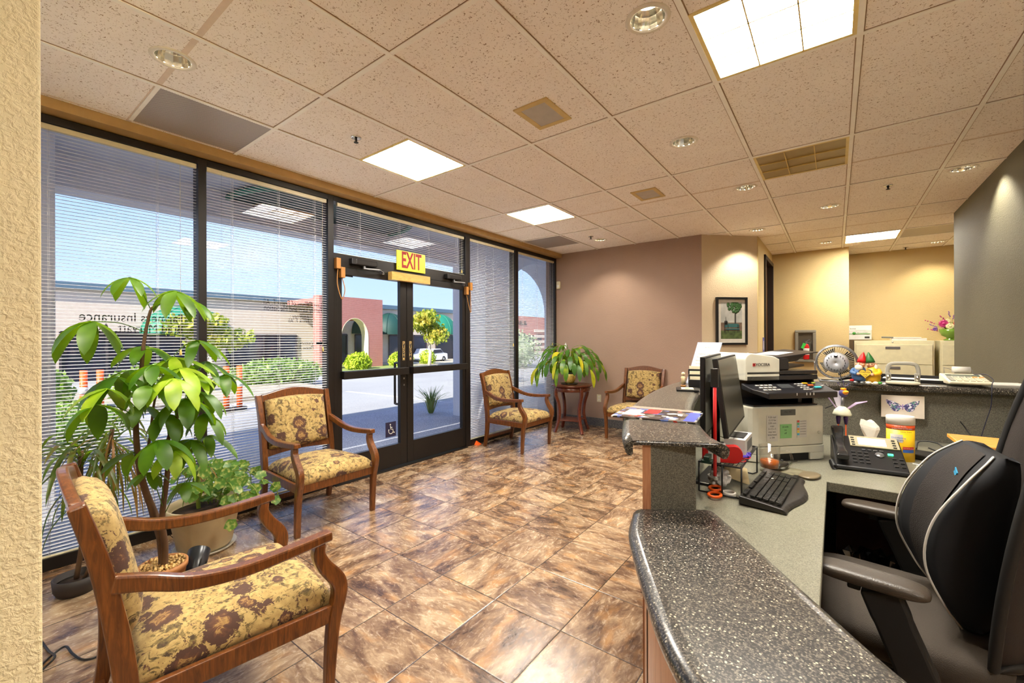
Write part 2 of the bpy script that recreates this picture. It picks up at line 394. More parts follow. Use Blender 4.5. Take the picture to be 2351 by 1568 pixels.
for i in range(1, 11): x = GX+i*T; rv_.bb(x-.0165, x+.0165, -2.6, 9.2, CEIL-.0022, CEIL+.01)  # dark strips edging the tee bars: their shadow line put in as colour
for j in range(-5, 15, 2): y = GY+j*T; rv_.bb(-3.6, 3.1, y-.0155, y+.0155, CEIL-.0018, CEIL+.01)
for i in range(0, 11):
    x = GX+i*T; b.bb(x-.012, x+.012, -2.6, 9.2, CEIL-.007, CEIL+.01) if i else g.bb(x-.004, x+.004, -2.6, 6.1, CEIL-.002, CEIL+.01)
for j in range(-5, 15):
    y = GY+j*T
    if j % 2: b.bb(-3.6, 3.1, y-.012, y+.012, CEIL-.006, CEIL+.01)
    else: g.bb(-3.6, 3.1, y-.013, y-.009, CEIL-.0015, CEIL+.01); g.bb(-3.6, 3.1, y-.009, y+.013, CEIL-.0008, CEIL+.01)
o('ceiling_grid', b, M_tbar, ce); o('grid_shadow_line', rv_, flat('painted_shadow_line', (150, 124, 100), .9), ce); o('tile_groove', g, M_groove, ce)
# soffit strip over the windows: fascia and its underside
struct('trim_1', B().bb(-3.86, -3.595, -2.6, YE, CEIL-.06, CEIL+.1), flat('soffit_paint', (176, 144, 94), .7))
WT = 2.69                       # top of the window frames
struct('wall_far', B().bb(-3.86, -1.43, YE, YE+.12, 0, CEIL), M_wallp)['label'] = 'plain tan painted wall behind the round table'
# angled wall with the picture, the door wall, recess walls
A0, A1 = Vector((-1.43, YE)), Vector((-.84, 6.71))
struct('wall_angled', B().prism([(A0.x, A0.y), (A1.x, A1.y), (A1.x-.1, A1.y+.08), (A0.x-.02, A0.y+.12)], 0, CEIL), M_wallw)
b = B(); b.bb(-.95, -.84, 6.70, 7.30, 0, CEIL); b.bb(-.95, -.84, 7.30, 8.30, 2.60, CEIL); b.bb(-.95, -.84, 8.30, 8.40, 0, CEIL)
struct('wall_door_side', b, M_wally)
d3 = struct('door_3', loc=(0, 0, 0)); M_doorf = flat('dark_door_frame', (30, 22, 18), .4)
b = B(); b.bb(-.97, -.815, 7.30, 7.36, 0, 2.60); b.bb(-.97, -.815, 8.24, 8.30, 0, 2.60); b.bb(-.97, -.815, 7.30, 8.30, 2.54, 2.60)
o('door_frame', b, M_doorf, d3, .004); o('door_leaf', B().bb(-.93, -.90, 7.36, 8.24, .01, 2.54), M_cherry, d3, .003)
o('door_handle', B().tube([(-.90, 7.45, 1.0), (-.84, 7.45, 1.0), (-.84, 7.56, 1.0)], .009), M_steel, d3)
struct('wall_alcove', B().bb(-.90, .17, 8.35, 8.47, 0, CEIL), M_wally)
struct('wall_alcove_return', B().bb(.05, .17, 8.47, 9.25, 0, CEIL), M_wally)
struct('wall_back', B().bb(.0, 3.2, 9.13, 9.25, 0, CEIL), M_wally)
struct('wall_grey', B().bb(1.065, 1.20, 3.0, 6.82, 0, CEIL), M_wallg)['label'] = 'grey green painted wall end behind the counter'
struct('wall_right', B().bb(3.1, 3.2, -2.6, 9.2, 0, CEIL), M_wallw)
struct('wall_rear', B().bb(-3.78, 3.2, -2.7, -2.6, 0, CEIL), M_wallw)
struct('wall_near', B().bb(-1.32, -1.108, -2.6, .1, 0, CEIL), M_walln, .004)['label'] = 'cream orange peel textured wall corner'
bb_ = B(); bb_.bb(-3.6, -1.43, YE-.015, YE, 0, .125)
struct('baseboard_far', bb_, M_stoneb, .002)
# ---------------------------------------------------------------- window wall
def frame_bar(b, y0, y1, z0, z1, x0=XF-.11, x1=XF): b.bb(x0, x1, y0, y1, z0, z1)
wins = [(1, -1.75, 1.107), (2, 1.158, 2.106), (4, 4.013, 4.977), (5, 5.05, 6.08)]
for n, y0, y1 in wins:
    w = struct('window_%d' % n); b = B()
    frame_bar(b, y0-.055 if n == 1 else y0-.001, y0, 0, WT) if n == 1 else None
    frame_bar(b, y1, {1: 1.158, 2: 2.161, 4: 5.05, 5: 6.12}[n], 0, WT)
    frame_bar(b, y0, y1, 0, .075); frame_bar(b, y0, y1, WT-.045, WT)
    if n == 5: pass
    o('window_frame', b, M_alu, w, .002)
    o('pane', B().bb(XF-.085, XF-.079, y0, y1, .075, WT-.045), M_glass, w)
# door surround with transom = window_3
w3 = struct('window_3'); b = B()
frame_bar(b, 2.161, 2.195, 0, 2.06); frame_bar(b, 2.161, 3.93, 2.045, 2.165); frame_bar(b, 3.93, 4.013, 0, WT); frame_bar(b, 2.161, 3.93, WT-.045, WT)
frame_bar(b, 2.161, 3.93, -.005, .012, XF-.13, XF+.03)
o('window_frame', b, M_alu, w3, .002); o('pane', B().bb(XF-.085, XF-.079, 2.161, 3.93, 2.165, WT-.045), M_glass, w3)
struct('wall_window_end', B().bb(-3.9, XF, 6.115, 6.24, 0, CEIL), M_wallp)
struct('wall_window_rear', B().bb(-3.86, XF, -2.7, -1.8, 0, CEIL), M_wallp)
def leaf(n, y0, y1, hinge):
    d = struct('door_%d' % n); b = B(); x0, x1 = XF-.055, XF-.008
    sh, sm = .05, .085          # hinge stile, meeting stile
    ya, yb = (y0+sh, y1-sm) if hinge == 'l' else (y0+sm, y1-sh)
    b.bb(x0, x1, y0, ya, .02, 2.04); b.bb(x0, x1, yb, y1, .02, 2.04); b.bb(x0, x1, ya, yb, .02, .25); b.bb(x0, x1, ya, yb, 1.975, 2.04)
    o('door_frame', b, M_alu, d, .002)
    o('pane', B().bb(XF-.035, XF-.030, ya, yb, .25, 1.975), M_glass, d)
    pb = B(); pb.bb(XF+.005, XF+.062, y0+.03, y1-.02, .985, 1.060); pb.bb(XF-.01, XF+.02, y0+.03, y0+.09, .99, 1.06); pb.bb(XF-.01, XF+.02, y1-.09, y1-.02, .99, 1.06)
    o('push_bar', pb, M_alu, d, .006)
    ym = yb+sm*.5 if hinge == 'l' else ya-sm*.5
    pl = o('push_label', B().bb(XF-.008, XF-.005, ym-.016, ym+.016, 1.13, 1.34), M_ink, d); pl['label'] = 'black push label with gold letters'
    gold = flat('gold_print', (190, 160, 100), .5)
    for i, ch in enumerate('PUSH'): text('lettering', ch, .05, (XF-.0042, ym, 1.315-i*.042), (PI/2, 0, PI/2), gold, pl)
    br = B()
    for q in (1.133, 1.337): br.bb(XF-.0055, XF-.0042, ym-.014, ym+.014, q-.001, q+.001)
    for q in (-.015, .015): br.bb(XF-.0055, XF-.0042, ym+q-.001, ym+q+.001, 1.133, 1.337)
    br.bb(XF-.0055, XF-.0042, ym-.008, ym+.008, 1.14, 1.16); o('border', br, gold, pl)
    return d
D1 = leaf(1, 2.197, 3.008, 'l'); D2 = leaf(2, 3.014, 3.928, 'r')
o('pull_handle', B().tube(smoothpts([(XF-.05, 2.945, .66), (XF-.12, 2.945, .66), (XF-.13, 2.945, .70), (XF-.13, 2.945, 1.06), (XF-.12, 2.945, 1.10), (XF-.05, 2.945, 1.10)], 4), .013, 10), M_black, D1)
lk = B()
for z in (.93, .86): lk.bb(XF-.01, XF-.003, 2.96, 2.975, z, z+.018)
o('lock_cylinder', lk, M_steel, D1)
# ================================================================ ceiling fittings
def troffer(i, j, lit, label, k=1.0):
    x0, y0 = GX+i*T+.012, GY+j*T+.012; x1, y1 = x0+T-.024, y0+T-.024
    t = thing('ceiling_light', label, 'ceiling light', ((x0+x1)/2, (y0+y1)/2, CEIL), group=None); h = (x1-x0)/2
    fr = B(); w = .018
    for a in ((-h, h, -h, -h+w), (-h, h, h-w, h), (-h, -h+w, -h+w, h-w), (h-w, h, -h+w, h-w)): fr.bb(*a, -.006, .0)
    o('frame', fr, flat('troffer_rim', (226, 206, 140), .5), t)
    h2 = h-w; lv = B()
    for k in (-1, 1):
        lv.bb(k*h2/3-.003, k*h2/3+.003, -h2, h2, -.010, -.001); lv.bb(-h2, h2, k*h2/3-.003, k*h2/3+.003, -.010, -.001)
    o('louver', lv, flat('louver_gold', (214, 186, 110), .4), t)
    if lit: 
        tt = NT('lit_diffuser'); tt.base((.9, .9, .85)); tt.b.inputs['Emission Color'].default_value = (1.0, .95, .86, 1); tt.b.inputs['Emission Strength'].default_value = TROFFER*k
        m = tt.m
    else: m = flat('unlit_diffuser', (150, 128, 80), .35)
    o('diffuser', B().bb(-h2, h2, -h2, h2, -.002, 0.0), m, t)
    return t
TROFFER = 14.5
troffer(1, 2, 1, 'bright square ceiling light over the glass entry doors'); troffer(1, 5, 1, 'small square ceiling light near the far windows')
troffer(5, 2, 1, 'big square ceiling light at the top over the desk'); troffer(5, 5, 0, 'unlit square ceiling light with tan louver cells'); troffer(6, 11, 1, 'lit ceiling light in the back office beside a vent', .4)
troffer(8, -2, 1, 'unseen square ceiling light added as fill behind the camera'); troffer(8, 4, 1, 'lit square ceiling light beyond the grey wall'); troffer(3, -2, 1, 'unseen square ceiling light added as fill in the hallway behind')  # those behind the camera and in the hallway are unseen, added as fill
def vent(i, j, ny, label, mname, w=1.0):
    x0, y0 = GX+i*T+.012, GY+j*T+.014; x1, y1 = x0+T*w-.024, y0+T*ny-.028
    t = thing('ceiling_vent', label, 'vent', ((x0+x1)/2, (y0+y1)/2, CEIL), group=None); hx, hy = (x1-x0)/2, (y1-y0)/2
    tt = NT(mname); br = t_ = None
    co = tt.co(); v = tt.n('TexChecker', Scale=150.0); tt.l(co, v.inputs['Vector']); tt.base(tt.mix(v.outputs['Fac'], lin(196, 186, 180), lin(112, 104, 100)))
    tt.set(Roughness=.35, Metallic=.1)
    o('grille', B().bb(-hx, hx, -hy, hy, -.004, .0), tt.m, t)
    fr = B()
    for a in ((-hx, hx, -hy-.02, -hy), (-hx, hx, hy, hy+.02)): o('rim', B().bb(*a, -.007, 0), M_tbar, t)
vent(0, 0, 1, 'perforated metal ceiling vent over the first window', 'perforated_metal')
vent(0, 7, 1, 'smooth grey ceiling vent panel near the far wall', 'vent_panel_grey'); vent(7, 11, 1, 'grey ceiling vent panel in the back office', 'vent_panel_back')
HOLES = []
def downlight(x, y, label, lit, power=0, ang=100, warm=WARM, r=.088):
    t = thing('downlight', label, 'ceiling light', (x, y, CEIL)); HOLES.append((x, y, r*.84))
    o('trim_ring', B().lathe([(r*.82, .004), (r*.83, -.004), (r*1.0, -.006), (r*1.08, -.002), (r*1.08, .0005), (r*.82, .0005)], seg=40), flat('downlight_ring', (226, 220, 208), .4), t)
    n = 24; vs = []; prof = [(.82, 0), (.79, .02), (.70, .05), (.56, .075)]
    for q in (0, .004):
        for k in range(n):
            a = 2*PI*k/n; f = 1+(.012 if k % 2 else -.012)
            for rr, z in prof: vs.append(((r*rr*f+q)*math.cos(a), (r*rr*f+q)*math.sin(a), z))
    m = len(prof); fs = [(k*m+i, ((k+1) % n)*m+i, ((k+1) % n)*m+i+1, k*m+i+1) for k in range(n) for i in range(m-1)]; fs += [tuple(n*m+i for i in f)[::-1] for f in fs]
    fs += [(k*m, ((k+1) % n)*m, n*m+((k+1) % n)*m, n*m+k*m) for k in range(n)]+[(k*m+m-1, ((k+1) % n)*m+m-1, n*m+((k+1) % n)*m+m-1, n*m+k*m+m-1) for k in range(n)]
    o('reflector', B().add(vs, fs), flat('downlight_reflector', (214, 208, 196), .1, 1), t)
    m_ = flat('downlight_lamp', (255, 240, 205), .3, emit=30)
    o('lamp', B().lathe([(.0005, .073), (r*.52, .074), (r*.57, .076), (.0005, .079)], seg=24), m_, t)
    o('housing', B().lathe([(r*.9, .001), (r*.9, .11), (.001, .111)], seg=24, caps=False), M_blackm, t)
    if power:
        ld = bpy.data.lights.new('downlight_beam', 'SPOT'); ld.energy = power; ld.spot_size = math.radians(ang+14); ld.spot_blend = .5; ld.color = warm; ld.shadow_soft_size = .03
        lo = bpy.data.objects.new('downlight_beam', ld); COL.objects.link(lo); lo.location = (x, y, CEIL+.055)
    return t
DL = 19
downlight(-2.62, .68, 'ringed downlight nearest the first window', 1, DL)
downlight(-.65, 1.85, 'large chrome downlight beside the big ceiling light', 1, DL)
downlight(-.855, 3.16, 'chrome downlight over the far counter', 1, DL)
downlight(-.66, 4.465, 'chrome downlight left of the unlit light', 1, DL)
downlight(-.045, 5.65, 'chrome downlight beyond the unlit light', 1, DL*.8)
downlight(.845, 5.07, 'downlight beside the grey green wall', 1, DL*.8)
downlight(-.80, 6.30, 'downlight above the framed picture', 1, 18, 92, (1, .88, .68))
downlight(-2.65, 5.57, 'downlight near the far wall by the sprinkler', 1, DL*.5)
downlight(1.19, 8.72, 'downlight in the back office', 1, 9, 100, (1, .86, .62))
downlight(-.10, 7.75, 'downlight in the alcove by the office door', 1, 7, 104, (1, .82, .48))
for x, y, lb in ((-2.64, 1.71, 'recessed fire sprinkler near the bright entry light'), (-2.66, 5.31, 'fire sprinkler near the far downlight'), (.39, 5.21, 'fire sprinkler between unlit light and grey wall'), (.87, 8.94, 'fire sprinkler on the back office ceiling')):
    t = thing('fire_sprinkler', lb, 'sprinkler', (x, y, CEIL))
    o('escutcheon', B().lathe([(.012, -.002), (.014, -.006), (.034, -.005), (.036, 0)], seg=24), M_chrome, t)
    o('sprinkler_head', B().lathe([(.008, 0), (.008, -.02), (.004, -.03), (.016, -.033), (.016, -.036), (.001, -.037)], seg=16), M_ink, t)
for x, y, lb in ((-1.445, 2.235, 'square ceiling speaker right of the entry light'), (-1.44, 4.09, 'smaller looking square ceiling speaker farther back')):
    t = thing('ceiling_speaker', lb, 'speaker', (x, y, CEIL)); fr = B()
    for a in ((-.12, .12, -.15, -.115), (-.12, .12, .115, .15), (-.12, -.085, -.115, .115), (.085, .12, -.115, .115)): fr.bb(*a, -.008, 0)
    o('rim', fr, flat('speaker_rim', (206, 180, 118), .5), t, .002); o('grille', B().bb(-.085, .085, -.115, .115, -.006, 0), flat('speaker_grille', (186, 180, 172), .7, bump=.4, bscale=400), t)
# open the ceiling where the downlights sit
cb = B()
for x, y, r in HOLES: cb.cyl((x, y, CEIL-.05), r, .3, 36)
cut = o('cutter', cb, M_ceil)
for tg in [ce]+list(ce.children):
    md = tg.modifiers.new('cut', 'BOOLEAN'); md.operation = 'DIFFERENCE'; md.object = cut; md.solver = 'EXACT'
bpy.context.view_layer.update(); dg_ = bpy.context.evaluated_depsgraph_get()
for tg in [ce]+list(ce.children):
    me = bpy.data.meshes.new_from_object(tg.evaluated_get(dg_)); tg.modifiers.clear(); tg.data = me
bpy.data.objects.remove(cut)
# ================================================================ venetian blinds
def blind(y0, y1, z0, label, tilt, cords, wand, cordz, group=None):
    t = thing('venetian_blind', label, 'blind', (XF-.028, (y0+y1)/2, WT-.045)); w = (y1-y0)/2-.006; h = WT-.045-z0
    o('headrail', B().bb(-.014, .014, -w, w, -.034, -.002), M_cream, t, .002)
    n = int((h-.045)/.0213); b = B(); ca, sa = math.cos(tilt)*.0125, math.sin(tilt)*.0125
    for i in range(n):
        z = -.052-i*.0213; nx, nz = -sa/.0125*.0016, ca/.0125*.0016
        vs = []
        for y in (-w, w):
            vs += [(-ca, y, z+sa), (0+nx, y, z+nz), (ca, y, z-sa), (ca, y, z-sa-.0008), (0+nx, y, z+nz-.0008), (-ca, y, z+sa-.0008)]
        b.add(vs, [(k, (k+1) % 6, 6+(k+1) % 6, 6+k) for k in range(6)]+[(5, 4, 3, 2, 1, 0), (6, 7, 8, 9, 10, 11)])
    o('slats', b, M_blind, t)
    zb = -.052-n*.0213
    o('bottom_rail', B().bb(-.012, .012, -w, w, zb-.012, zb+.004), flat('bottom_rail_cream', (224, 214, 180), .4), t, .002)
    for k in cords:
        c = B()
        y = -w+2*w*k
        for dx in (-.0125, .0125): c.tube([(dx, y, -.034), (dx, y, zb)], .0008, 4)
        c.tube([(0.013, y+.006, -.034), (.013, y+.006, zb)], .0008, 4)
        o('ladder_cord', c, M_blind, t)
    if wand: o('tilt_wand', B().tube([(.018, -w+2*w*wand[0], -.03), (.018, -w+2*w*wand[0], -wand[1])], .0035, 6), M_clear, t)
    if cordz:
        y = -w+2*w*cordz[0]; q = o('lift_cord', B().tube([(.018, y, -.03), (.018, y, -cordz[1])], .0013, 5), M_cream, t)
        o('cord_tassel', B().lathe([(.001, 0), (.006, -.008), (.009, -.04), (.002, -.045)], (.018, y, -cordz[1]), 10), flat('tassel', (214, 190, 110), .4), q)
    return t
TI = .10
blind(-1.75, 1.107, .085, 'tall open venetian blind over the leftmost window behind the plants', TI, (.2, .55, .74, .92), None, (.965, 1.35))
blind(1.158, 2.106, .085, 'tall open venetian blind left of the entry doors', TI, (.18, .55, .88), (.10, .6), (.955, 1.35))
blind(2.20, 3.925, 2.17, 'short wide venetian blind over the transom above the doors', TI, (.14, .42, .66, .93), (.06, .35), (.972, .42))
blind(4.018, 4.972, .085, 'tall venetian blind just right of the entry doors', .34, (.16, .5, .86), (.05, 1.4), (.97, 1.35))
blind(5.055, 6.075, .085, 'tall venetian blind in the far corner by the round table', .28, (.12, .5, .88), None, (.94, 1.35))
# writing on the glass, made to be read from outside
def sign(label, cat, lines, m=M_ink, al='LEFT'):
    t = thing('window_lettering', label, cat, (XF-.0785, 0, 0))
    for s_, y, z, sz, sx in lines: text('lettering', s_, sz, (-.008, y, z), (PI/2, 0, -PI/2), m, t, .0003, al, sx)
    return t
def wy(px, py): p = at(px, py, X=XF-.087); return p.y, p.z
def line(s_, pr, pl, size):     # pr = right end pixel (text start), pl = left end pixel
    a, b_ = wy(*pr), wy(*pl); n = text('probe', s_, 1, (0, 0, 0), (0, 0, 0), M_ink); bpy.context.view_layer.update(); wd = max(n.dimensions.x, .01)
    bpy.data.objects.remove(n); return (s_, a[0], (a[1]+b_[1])/2, size, (a[0]-b_[0])/(wd*size))
sign('mirrored insurance office lettering on the left window', 'lettering', [line('Farmers Insurance', (421, 731), (184, 729), .088), line('Brad Maryatt, Agent', (421, 757), (176, 752), .088)])
sign('mirrored law office lettering on the window left of the doors', 'lettering', [
    line('Law Offices of Frank F. Ali', (739, 700), (606, 694), .065), line('Family Law and Mediation', (740, 713), (607, 707), .065),
    line('Attorney :', (710, 728), (666, 726), .055), line('Frank F. Ali', (710, 738), (663, 736), .055),
    line('Visitors', (721, 789), (689, 788), .05), line('Please Ring Bell', (721, 800), (655, 797), .05), line('Law Offices of John M. Latini', (738, 848), (590, 857), .05)])
ar = B(); a = wy(731, 788); ar.prism([(0, -.01), (.035, -.01), (.035, -.025), (.065, 0), (.035, .025), (.035, .01), (0, .01)], 0, .001, Matrix.Translation((XF-.087, a[0]-.02, a[1])) @ Euler((PI/2, 0, PI/2)).to_matrix().to_4x4())
tag(o('arrow_decal', ar, M_ink), 'small black arrow decal on the glass beside the doorbell lettering', 'decal')
# ---------------------------------------------------------------- things on the doors
s = thing('exit_sign', 'yellow exit sign with red letters on a pale wood plank', 'exit sign', (XF+.01, 3.0, 0))
a = at(911, 573, X=XF+.02); b2 = at(976, 583, X=XF+.02); c2 = at(909, 618, X=XF+.02)
o('sign_plate', B().bb(.0, .012, a.y-3.0, b2.y-3.0, c2.z, a.z), flat('exit_yellow', (206, 196, 24), .45), s)
text('lettering', 'EXIT', .24, (.0125, (a.y+b2.y)/2-3.0, (a.z+c2.z)/2+.0), (PI/2, 0, PI/2), flat('exit_red', (140, 8, 8), .6), s, .0005, 'CENTER', .56).data.offset = .006
pl = at(897, 622, X=XF+.05); pr = at(985, 640, X=XF+.05)
o('plank', B().bb(-.005, .06, pl.y-3.0, pr.y-3.0, pl.z-.09, pl.z-.005), M_plank, s, .002)
sc = B()
for q in (a.y+.02, b2.y-.02): sc.lathe([(.006, 0), (.004, .003)], (0, 0, 0), 10, Matrix.Translation((.012, q-3.0, c2.z+.03)) @ Euler((0, PI/2, 0)).to_matrix().to_4x4())
o('screw', sc, M_steel, s)
def closer(y, lb, d, l=.30):
    t = thing('door_closer', lb, 'door closer', (XF, y, 2.105))
    o('closer_body', B().bb(.0, .05, 0, l, -.028, .028), M_alu, t, .01)
    o('end_cap', B().bb(-.001, .052, -.045, .0, -.028, .028), M_black, t, .004)
    ar = B(); ar.sweep([(.03, l*.42, -.03), (.03, l*.42, -.06)], (1, 0, 0), .02, .02); ar.sweep([(.03, l*.42, -.055), (.10, l*.95, -.06)], (0, 0, 1), .012, .02); ar.sweep([(.10, l*.95, -.06), (.02, l*1.35, -.068)], (0, 0, 1), .012, .02)
    o('closer_arm', ar, M_steel, t, .002); o('arm_shoe', B().bb(-.008, .02, l*1.3, l*1.42, -.085, -.055), M_steel, t, .002); return t
closer(2.36, 'dark door closer over the left entry door', 1, .24); closer(3.61, 'dark door closer over the right entry door', 1, .2)
def loop(y, z, dy, dz, lb):
    t = thing('door_wire_loop', lb, 'door sensor', (XF, y, z))
    for k, (yy, zz) in enumerate(((0, 0), (dy, dz))): o('wire_box', B().bb(.0, .045, yy-.022, yy+.022, zz-.05, zz+.05), M_brass, t, .004)
    o('wire', B().tube(smoothpts([(.025, 0, -.05), (.04, -.012, -.2), (.06, dy*.45, -.33), (.045, dy+.015, -.24), (.025, dy, dz-.05)], 6), .0045, 6), M_brass, t)
p1 = at(764, 604, X=XF); loop(2.185, p1.z, .045, -.08, 'tan wire loop with two boxes at the left door hinge')
p2 = at(1079, 655, X=XF); loop(3.99, p2.z-.02, -.07, -.06, 'tan wire loop with two boxes at the right door hinge')
def decal(name, lb, cat, pa, pb, X, m):
    a, b_ = at(*pa, X=X), at(*pb, X=X); t = thing(name, lb, cat, (X, (a.y+b_.y)/2, (a.z+b_.z)/2)); w, h = abs(b_.y-a.y)/2, abs(a.z-b_.z)/2
    o('sticker', B().bb(0, .0012, -w, w, -h, h), m, t); return t, w, h
M_navy = flat('navy_sticker', (30, 28, 60), .5)
t, w, h = decal('accessibility_sign', 'square wheelchair symbol sticker on the left door glass', 'sign', (885, 971), (909, 1000), XF-.0295, M_navy)
b = B(); q = .0014
ringp = [(q, .02*math.cos(k/14*PI*1.5+2.5)*h/.06+.004, -.018*h/.06+.02*h/.06*math.sin(k/14*PI*1.5+2.5)) for k in range(15)]
S_ = h/.06
b.tube([(q, -.022*S_*math.cos(x)+.0*S_, (-.012-.024*math.sin(x))*S_) for x in [i/14*3.9-.6 for i in range(15)]], .0032*S_, 5)
b.tube([(q, -.004*S_, .026*S_), (q, 0, .0), (q, .016*S_, -.0), (q, .026*S_, -.03*S_), (q, .036*S_, -.028*S_)], .004*S_, 5); b.tube([(q, -.002*S_, .014*S_), (q, .014*S_, .014*S_)], .0032*S_, 5)
b.ball((q, -.005*S_, .038*S_), (.002, .007*S_, .007*S_), 12, 6)
o('wheelchair_symbol', b, M_paper, t)
t, w, h = decal('notice_sticker', 'black notice sticker in the upper corner of the left door', 'sticker', (776, 620), (810, 637), XF-.0295, M_ink)
for k in range(3): text('lettering', ['THIS DOOR TO REMAIN', 'UNLOCKED DURING', 'BUSINESS HOURS'][k], .03, (.0016, 0, h*.55-k*h*.55), (PI/2, 0, PI/2), flat('sticker_print', (120, 120, 125), .6), t, .0001, 'CENTER', .5)
# ================================================================ armchairs
def make_chair(label):
    t = thing('armchair', label, 'chair')
    def arc(p): return smoothpts(p, 5)
    for s in (-1, 1):
        yf, yb = s*.297, s*.272
        # front leg rising through the seat rail to the arm
        pts = arc([(.285, yf, 0), (.292, yf, .16), (.305, yf, .30), (.327, yf, .40), (.318, yf, .455), (.272, yf, .52), (.250, yf, .57), (.256, yf, .612)])
        n = len(pts); w = [.040 for i in range(n)]; h = [.030+.026*min(1, i/(n*.45)) if i < n*.6 else .056-.022*(i-n*.6)/(n*.4) for i in range(n)]
        o('leg', B().sweep(pts, (0, 1, 0), w, h), M_cherry, t, .007)
        pts = arc([(-.315, yb, 0), (-.285, yb, .16), (-.272, yb, .33), (-.285, yb, .50), (-.325, yb, .74), (-.372, yb+s*.006, .925)])
        n = len(pts); h = [.034+.02*min(1, i/(n*.4)) if i < n*.6 else .054-.018*(i-n*.6)/(n*.4) for i in range(n)]
        o('leg', B().sweep(pts, (0, 1, 0), .040, h), M_cherry, t, .006)
        # arm: scooped rail from the back post to the front
        pts = arc([(-.305, yb+s*.006, .690), (-.23, yb+s*.012, .668), (-.13, yf, .632), (.0, yf+s*.002, .614), (.14, yf, .617), (.295, yf, .630)])
        n = len(pts); o('armrest', B().sweep(pts, (0, 1, 0), [.030+.018*i/(n-1) for i in range(n)], [.050-.016*i/(n-1) for i in range(n)]), M_cherry, t, .007)
        o('side_rail', B().sweep([(-.27, yb, .335), (.30, yf, .335)], (0, 1, 0), .024, .062), M_cherry, t, .004)
    o('front_rail', B().bb(.285, .312, -.285, .285, .300, .362), M_cherry, t, .004)
    o('rear_rail', B().bb(-.285, -.262, -.26, .26, .300, .362), M_cherry, t, .004)
    o('stretcher', B().bb(-.305, -.283, -.26, .26, .095, .135), M_cherry, t, .004)
    # back frame: arched crest and lower rail, leaning back with the posts
    def bx(z): return -.285-(z-.50)*.205
    b = B(); N = 16; vs = []
    for i in range(N+1):
        y = -.255+.51*i/N; k = y/.255; top = .925+.040*math.cos(k*PI/2)**1.3; bot = .868+.022*math.cos(k*PI/2); c = -.012*math.cos(k*PI/2)
        for z, dx in ((top, -.014), (top, .014), (bot, .014), (bot, -.014)): vs.append((bx(z)+dx+c, y, z))
    b.add(vs, [(4*i+k, 4*i+(k+1) % 4, 4*i+4+(k+1) % 4, 4*i+4+k) for i in range(N) for k in range(4)]+[(3, 2, 1, 0), (4*N, 4*N+1, 4*N+2, 4*N+3)]); o('crest_rail', b, M_cherry, t, .006)
    b = B(); vs = []
    for i in range(N+1):
        y = -.255+.51*i/N; k = y/.255; top = .515; bot = .455+.018*math.cos(k*PI/2)
        for z, dx in ((top, -.012), (top, .012), (bot, .012), (bot, -.012)): vs.append((bx(z)+dx, y, z))
    b.add(vs, [(4*i+k, 4*i+(k+1) % 4, 4*i+4+(k+1) % 4, 4*i+4+k) for i in range(N) for k in range(4)]+[(3, 2, 1, 0), (4*N, 4*N+1, 4*N+2, 4*N+3)]); o('lower_back_rail', b, M_cherry, t, .004)
    o('back_board', B().sweep([(bx(.49)-.008, 0, .49), (bx(.89)-.008, 0, .89)], (0, 1, 0), .50, .010), M_cherry, t)
    # cushions
    ang = math.atan(.205); Mb = Matrix.Translation((bx(.70)+.022, 0, .698)) @ Euler((0, -ang, 0)).to_matrix().to_4x4()
    b = B(); vs = []; fs = []; NU, NV = 26, 26
    for i in range(NU+1):
        for j in range(NV+1):
            u, v = -1+2*i/NU, -1+2*j/NV; e = max(0, 1-abs(u)**5)*max(0, 1-abs(v)**5)
            arch = .018*math.cos(u*PI/2) if v > 0 else -.012*math.cos(u*PI/2)
            vs.append((.012+.050*e**.42-.006*(1-e), u*.236, v*.190+arch*abs(v)))
    for i in range(NU):
        for j in range(NV): a = i*(NV+1)+j; fs.append((a, a+1, a+NV+2, a+NV+1))
    n0 = len(vs); rim = [i*(NV+1) for i in range(NU+1)]+[NU*(NV+1)+j for j in range(1, NV+1)]+[i*(NV+1)+NV for i in range(NU-1, -1, -1)]+[j for j in range(NV-1, 0, -1)]
    for k in rim: vs.append((-.022, vs[k][1], vs[k][2]))
    m = len(rim); fs += [(rim[k], rim[(k+1) % m], n0+(k+1) % m, n0+k) for k in range(m)]+[tuple(n0+k for k in range(m))]
    b.add(vs, fs, True, Mb); o('back_cushion', b, M_fab, t)
    b = B(); vs = []; fs = []
    def edge(u, v):
        x = -.262+.288*(u+1); y = v*(.252+.030*(u+1)/2)
        if u > .82 and abs(v) > .86: pass
        return x, y
    for i in range(NU+1):
        for j in range(NV+1):
            u, v = -1+2*i/NU, -1+2*j/NV; e = max(0, 1-abs(u)**6)*max(0, 1-abs(v)**6); x, y = edge(u, v)
            vs.append((x, y, .385+.062*e**.40+.022*max(0, 1-u*u)*max(0, 1-v*v)+.006*u))
    for i in range(NU):
        for j in range(NV): a = i*(NV+1)+j; fs.append((a, a+1, a+NV+2, a+NV+1))
    n0 = len(vs); 
    for k in rim: vs.append((vs[k][0]+(.004 if vs[k][0] > .2 else 0), vs[k][1]*1.01, .358))
    fs += [(rim[k], rim[(k+1) % m], n0+(k+1) % m, n0+k) for k in range(m)]+[tuple(n0+k for k in range(m))]
    b.add(vs, fs, True); o('seat_cushion', b, M_fab, t)
    return t
G_ = 'floral armchairs in the waiting area'
ch = make_chair('floral armchair with reddish wood frame left of the entry doors')
ch.location = (-3.225, 1.74, 0); ch['group'] = G_
dup(ch, (-3.235, 4.39, 0), 0, 'floral armchair in front of the window right of the doors', G_)
dup(ch, (-2.20, 5.72, 0), -PI/2, 'floral armchair against the far tan wall beside the round table', G_)
